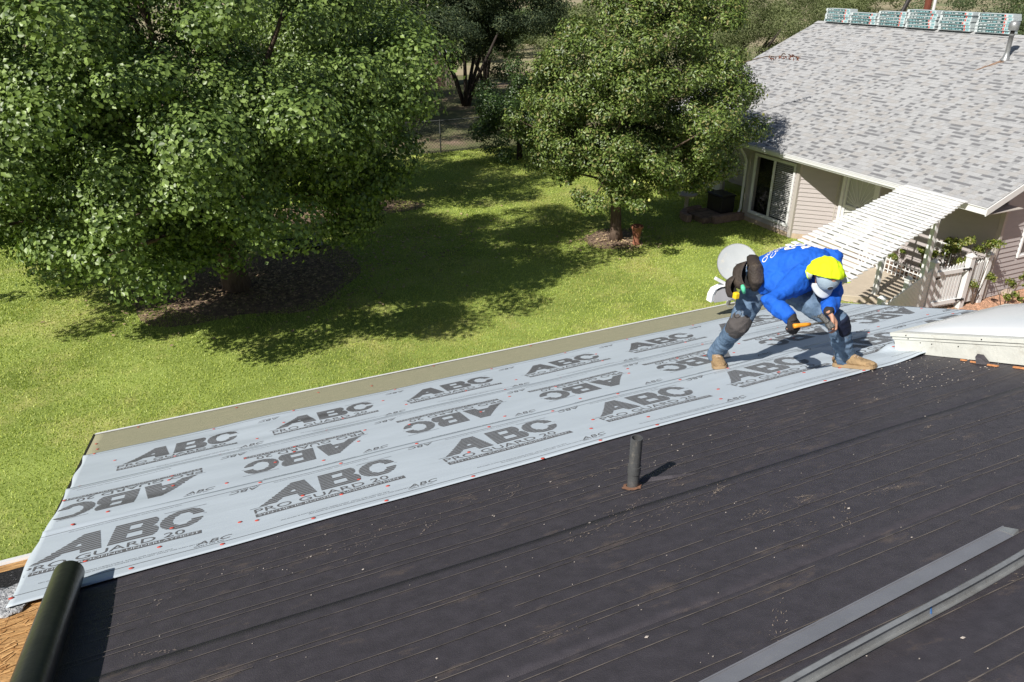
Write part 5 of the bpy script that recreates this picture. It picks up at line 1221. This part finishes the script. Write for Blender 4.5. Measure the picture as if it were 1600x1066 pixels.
kp.ell([a, knR.lerp(a, .4)+FW*(-.01), knR-FW*.012, knR.lerp(b, .5), b], HW, [.086, .088, .087, .083, .078], 20)
fuse(kp, 'knee_pad', M['kneepad'], None, .008, 4, fold(20, .004, HW, 2), 'dark grey knit knee sleeve on the leg left in the picture')
kp = Loft(); a, b = knL-(knL-hpL).normalized()*.06, knL+(anL-knL).normalized()*.13
kp.ell([a, knL+RT*.012-FW*.012, knL.lerp(b, .6)+RT*.012-FW*.014, b+RT*.012-FW*.008], HW, [.070, .074, .068, .048], 20)
fuse(kp, 'knee_shade_patch', mat('navy_and_shade', (0.006,0.010,0.028), .8, .1, 9), None, .008, 4, fold(24, .004, HW, 2), 'dark navy knee area with shade in its colour on the leg right in the picture')  # dark navy cloth and the leg's shade put into one colour
gl = Loft(); hand(gl, wrR+dR*.0, dR, nR, (.95, 1.25, .8), .9, 1.15, 1.32, tsR); gl.ell([wrR-(wrR-elR).normalized()*.04, wrR, wrR+dR*.02], W_, [.040, .035, .034], 14)
fuse(gl, 'glove', M['glove'], None, .005, 2, None, 'black work glove gripping the hammer handle')
gl = Loft(); gl.ell([wrL-(wrL-elL).normalized()*.035, wrL, wrL+dL*.006], RT, [.043, .038, .036], 14); fuse(gl, 'cuff', M['glove'], None, .006, 2, None, 'dark knit cuff at the bare hand')
def boot(he, to, nm):
    he = Vector(he); to = Vector(to); d = (to-he).normalized(); L_ = (to-he).length; s_ = Vector((-d.y, d.x, 0))
    def RPv(p, h): return RP(p.x, p.y, h)
    up = Loft(); ts = (0.0,.08,.22,.36,.52,.70,.86,.96,1.0); ww = (.024,.038,.043,.043,.048,.054,.052,.040,.022); hh = (.05,.088,.125,.118,.088,.066,.052,.042,.030)
    S3 = (ROOFM.to_3x3() @ s_)
    up.ell([RPv(he+d*L_*t, .030+h/2-.004) for t, h in zip(ts, hh)], S3, [(w_, h/2) for w_, h in zip(ww, hh)], 18)
    up.ell([RPv(he+d*L_*.20, .07), RPv(he+d*L_*.18, .11), RPv(he+d*L_*.17, .145)], S3, [.04, .044, .046], 16)
    b_ = fuse(up, 'boot', M['boot'], None, .006, 3, fold(40, .0018, (0,0,1), 1), nm)
    so = MB(); n = 28; ring = []
    for k in range(n):
        a = 2*math.pi*k/n; t = .5-.5*math.cos(a); w_ = np.interp(t, ts, ww)*1.12+.003; sg = 1 if a < math.pi else -1
        if k in (0, n//2): w_ *= .3
        p = he+d*(L_*(t*1.04-.02))+s_*w_*sg; ring.append(p)
    so.v = [tuple(RPv(p, .0215)) for p in ring]+[tuple(RPv(p, .049-.006*(k % 2))) for k, p in enumerate(ring)]
    so.f = [tuple(range(n)), tuple(range(2*n-1, n-1, -1))]+[(k, (k+1) % n, n+(k+1) % n, n+k) for k in range(n)]; so.m = [0]*len(so.f)
    c = so.build('sole', M['sole'], b_); 
    c.matrix_parent_inverse = mworld(b_).inverted()
    for k in range(5):
        t = .34+.07*k; p = he+d*L_*t; h = float(np.interp(t, ts, hh))+.030; q = MB(); q.tube([RPv(p-s_*.022, h-.008), RPv(p, h+.002), RPv(p+s_*.022, h-.008)], .003, 6); lc = q.build('lace', M['rock'], b_)
boot((4.155, 4.925, 0), (3.985, 4.655, 0), 'dusty tan work boot pointing at the camera')
boot((4.545, 3.97, 0), (4.625, 3.66, 0), 'tan work boot seen from its side at the edge of the felt')
# cap, brim, neon cloth
def grid(fn, nu, nv, name, m, parent, thick=.003, label=None):
    V = [fn(i/nu, j/nv) for j in range(nv+1) for i in range(nu+1)]; F = [(j*(nu+1)+i, j*(nu+1)+i+1, (j+1)*(nu+1)+i+1, (j+1)*(nu+1)+i) for j in range(nv) for i in range(nu)]
    me = bpy.data.meshes.new(name); me.from_pydata([tuple(v) for v in V], [], F); me.materials.append(m)
    me.polygons.foreach_set('use_smooth', [True]*len(F)); o = link(name, me); md = o.modifiers.new('t', 'SOLIDIFY'); md.thickness = thick; md.offset = 1; bake(o)
    par(o, parent if parent is not None else per)
    if label: o['label'] = label
    return o
def capf(u, v):
    a = 2*math.pi*u; e = v*math.pi/2*.995; r_ = 1+.012*math.sin(6*a)*math.sin(2*e)
    return H(.086*math.cos(e)*math.cos(a)*r_, (.106*math.cos(e)*math.sin(a))*r_, .010+.094*math.sin(e)**.9)
capo = grid(capf, 36, 12, 'cap', M['cap'], None, .003, 'faded blue grey cap with a white brim and an oval badge')
def brimf(u, v):
    a = R_(34+112*u); r0 = 1.0; x = .086*math.cos(a); y = .106*math.sin(a); k = v*.056*math.sin(math.pi*u)**.45
    return H(x*(1+.25*v), y+k, .014-.045*v*(.35+(2*u-1)**2)-.004)
grid(brimf, 24, 6, 'brim', M['brim'], capo, .004)
def badge(sc_, lift):
    ring = []
    for k in range(20):
        an = 2*math.pi*k/20; u = .25+.055*sc_*math.cos(an); v = .42+.13*sc_*math.sin(an); p = capf(u, v); c0 = H(0,0,.02); ring.append(p+(p-c0).normalized()*lift)
    return ring
for sc_, lf, m_, nme in ((.95,.0045,M['cap'],'badge'),(.80,.0055,M['kneepad'],'badge')):
    ring = badge(sc_, lf); mb = MB(); mb.add(ring+[p-fF*.003 for p in ring], [tuple(range(20))]+[(k,(k+1)%20,20+(k+1)%20,20+k) for k in range(20)]); mb.build(nme, m_, capo)
def clothf(u, v):
    al = R_(-104+208*u); be = R_(-12+150*v); r_ = .112
    x = math.sin(al); y = -math.sin(be)*math.cos(al); z = math.cos(be)*math.cos(al)
    nz = mnoise.noise(Vector((x*3.2+u*6, y*3, z*3)))*.014+mnoise.noise(Vector((u*14, v*2.5, 2)))*.012
    sw = .045*max(0, v-.42)**1.2*2.0+.018*abs(2*u-1)**2
    return H(x*(.101+nz*.7+sw), y*(.120+nz*.7+sw)-.005, .008+z*(.119+nz*.7+sw*.6))
grid(clothf, 44, 36, 'neck_cloth', M['neon'], None, .004, 'neon yellow cloth draped from the cap over the nape')
def clothi(u, v): p = clothf(u, .50+.52*v); return p+(p-headc).normalized()*(-.006)+UPV*.004*v
grid(clothi, 30, 10, 'cloth_lining', mat('pale_grey_lining', (0.5,0.55,0.55), .8, .05, 9), None, .003)
# print on the back of the shirt
bv = BVHTree.FromPolygons([v.co.copy() for v in so_.data.vertices], [tuple(p.vertices) for p in so_.data.polygons])
so_inv = Matrix()
bn = spax.cross(W_); bn = bn if bn.dot(-FW) > 0 else -bn
P0_ = spine[4]
def onback(a, b):
    o_ = P0_+W_*a+spax*b+bn*.5; hit = bv.ray_cast(o_, -bn)
    return (hit[0]+bn*.004) if hit[0] is not None else None
def decal(V2, F, name):
    pts = [onback(*p) for p in V2]; F = [tuple(f) for f in F if all(pts[i] is not None for i in f)]
    pts = [tuple(p) if p is not None else tuple(P0_) for p in pts]
    me = bpy.data.meshes.new(name); me.from_pydata(pts, [], F); me.materials.append(M['white']); o = link(name, me); par(o, so_); return o
def poly_ring(cx, cy, r0, r1, n, a0, a1, seg=3):
    V, F = [], []
    tot = n
    for k in range(tot+1):
        a = a0+(a1-a0)*k/tot; V += [(cx+r0*math.cos(a), cy+r0*math.sin(a)), (cx+r1*math.cos(a), cy+r1*math.sin(a))]
    for k in range(tot): F.append((2*k, 2*k+1, 2*k+3, 2*k+2))
    return V, F
ec = (.045, .005)
for a0, a1 in ((.3, 2.4), (2.9, 5.6)): decal(*poly_ring(*ec, .062, .095, 10, a0, a1), 'back_emblem')
def bars(segs, name='back_emblem'):
    V, F = [], []
    for (x0, y0), (x1, y1), w_ in segs:
        d_ = Vector((x1-x0, y1-y0)); L_ = d_.length; d_ /= L_; n_ = Vector((-d_.y, d_.x))*w_/2; k_ = max(1, int(L_/.02)); b = len(V)
        for i in range(k_+1): q = Vector((x0, y0))+d_*L_*i/k_; V += [tuple(q-n_), tuple(q+n_)]
        for i in range(k_): F.append((b+2*i, b+2*i+2, b+2*i+3, b+2*i+1))
    decal(V, F, name)
bars([((ec[0]-.04, ec[1]-.03), (ec[0]+.01, ec[1]+.045), .018), ((ec[0]+.01, ec[1]+.045), (ec[0]+.045, ec[1]-.02), .018), ((ec[0]-.02, ec[1]-.01), (ec[0]+.03, ec[1]-.035), .014)])
for txt, b0, wd_ in (('CSBBO', -.155, .22), ('OPSOO', -.215, .25)):
    V2, F2 = fit(text2d(txt), wd_, .042); sgn = 1
    decal([(ec[0]-wd_/2-.03+x if sgn > 0 else ec[0]+wd_/2-x, b0+y+.0) for x, y in V2], F2, 'back_lettering')
# tool belt and pouches
belt = MB(); c0 = spine[2].lerp(spine[1], .4); ring = []
nn = W_.cross(spax)
for k in range(29): a = 2*math.pi*k/28; ring.append(c0+W_*math.cos(a)*.178+nn*math.sin(a)*.140)
for i in range(28): belt.bar(ring[i], ring[i+1], .006, .055, up=spax)
bo = belt.build('tool_belt', M['leather'], per, label='worn brown leather tool belt with open pouches')
def pouch(op, ax, mj, rmaj, rmin, depth, name='pouch'):
    """open cup: op centre of the mouth, ax axis pointing out of it, mj long axis of the mouth"""
    ax = ax.normalized(); mj = (mj-ax*mj.dot(ax)).normalized(); mn = ax.cross(mj); L_ = MB(); n = 22
    prof = [(-1.0,.0),(-1.0,.55),(-.9,.8),(-.6,.95),(-.25,1.0),(0,1.06),(.0,.94),(-.25,.88),(-.6,.83),(-.85,.68),(-.9,.0)]
    for z, r_ in prof:
        for k in range(n):
            a = 2*math.pi*k/n; w_ = 1+.07*mnoise.noise(Vector((math.cos(a)*1.6, math.sin(a)*1.6, z*2+rmaj*30)))*1.5
            L_.v.append(tuple(op+ax*(z*depth+(.02*math.sin(2*a+1) if z == 0 else 0))+(mj*math.cos(a)*rmaj+mn*math.sin(a)*rmin)*r_*w_))
    for i in range(len(prof)-1):
        for k in range(n): L_.f.append((i*n+k, i*n+(k+1) % n, (i+1)*n+(k+1) % n, (i+1)*n+k)); L_.m.append(1 if i > 5 else 0)
    return L_.build(name, [M['leather'], M['hole']], bo, smooth=True)
pouch(A(1166, 430, 5.92), RT*.80-FW*.62+UPV*.18, UPV*.9+RT*.34, .108, .046, .10)
pouch(A(1149, 448, 5.94), RT*.72-FW*.68+UPV*.15, UPV*.95+RT*.24, .086, .040, .075)
hb = Loft(); hb.ell([A(1176,402,6.10), A(1180,420,5.98), A(1182,440,5.98), A(1178,452,6.04)], RT, [(.045,.03),(.062,.05),(.058,.05),(.03,.03)], 16); fuse(hb, 'leather_flap', M['leather'], None, .008, 3, fold(22, .004, RT, 2))
d = MB(); d.tube([A(1160,446,5.84), A(1161,450,5.83), A(1163,458,5.85)], [.013,.018,.013], 10); tag(d.build('utility_knife', M['mint'], smooth=True), 'mint green tool handle sticking out of the pouch', 'tool')
d = MB(); p = A(1150, 462, 5.86); d.box((p.x-.022,p.y-.02,p.z-.026), (p.x+.022,p.y+.02,p.z+.026)); tag(d.build('tape_measure', M['yellow'], bevel=.008), 'yellow tape measure hanging in the lower tool pouch', 'tape measure')
d = MB(); pts = [A(1142+7*math.cos(a*.5), 474+6.5*math.sin(a*.5), 5.98) for a in range(13)]; d.tube(pts, .003, 6); tag(d.build('wire_loop', M['galv'], smooth=True), 'thin wire loop hanging below the tool pouch', 'wire')
# hammer
hm = empty('hammer', grip1, 'black hatchet headed roofing hammer with an orange grip in the gloved hand', 'hammer')
d = MB(); d.tube([grip0-hax*.03, grip0, grip0+hax*.06, grip0+hax*.10], [.017,.016,.015,.013], 12); d.build('grip', M['orange'], hm, smooth=True)
d = MB(); d.tube([grip0+hax*.10, grip1], .008, 10); d.build('shaft', M['tool_steel'], hm, smooth=True)
h0, h1 = A(1281, 492, 5.45), A(1301, 513, 5.41)
d = MB(); d.bar(h0, h0.lerp(h1, .62), .036, .032, up=-FW); d.bar(h0.lerp(h1, .60), h1, .050, .022, up=-FW); d.build('head', M['tool_steel'], hm, bevel=.004)
d = MB(); q = h0.lerp(h1, .22); d.bar(q, q-RT*.035+UPV*.012, .022, .022, up=-FW); d.build('claw', M['tool_steel'], hm, bevel=.003)
#print('thigh', (knR-hpR).length, (knL-hpL).length, 'shin', (anR-knR).length, (anL-knL).length, 'arm', (elR-shR).length, (wrR-elR).length, (elL-shL).length, (wrL-elL).length)
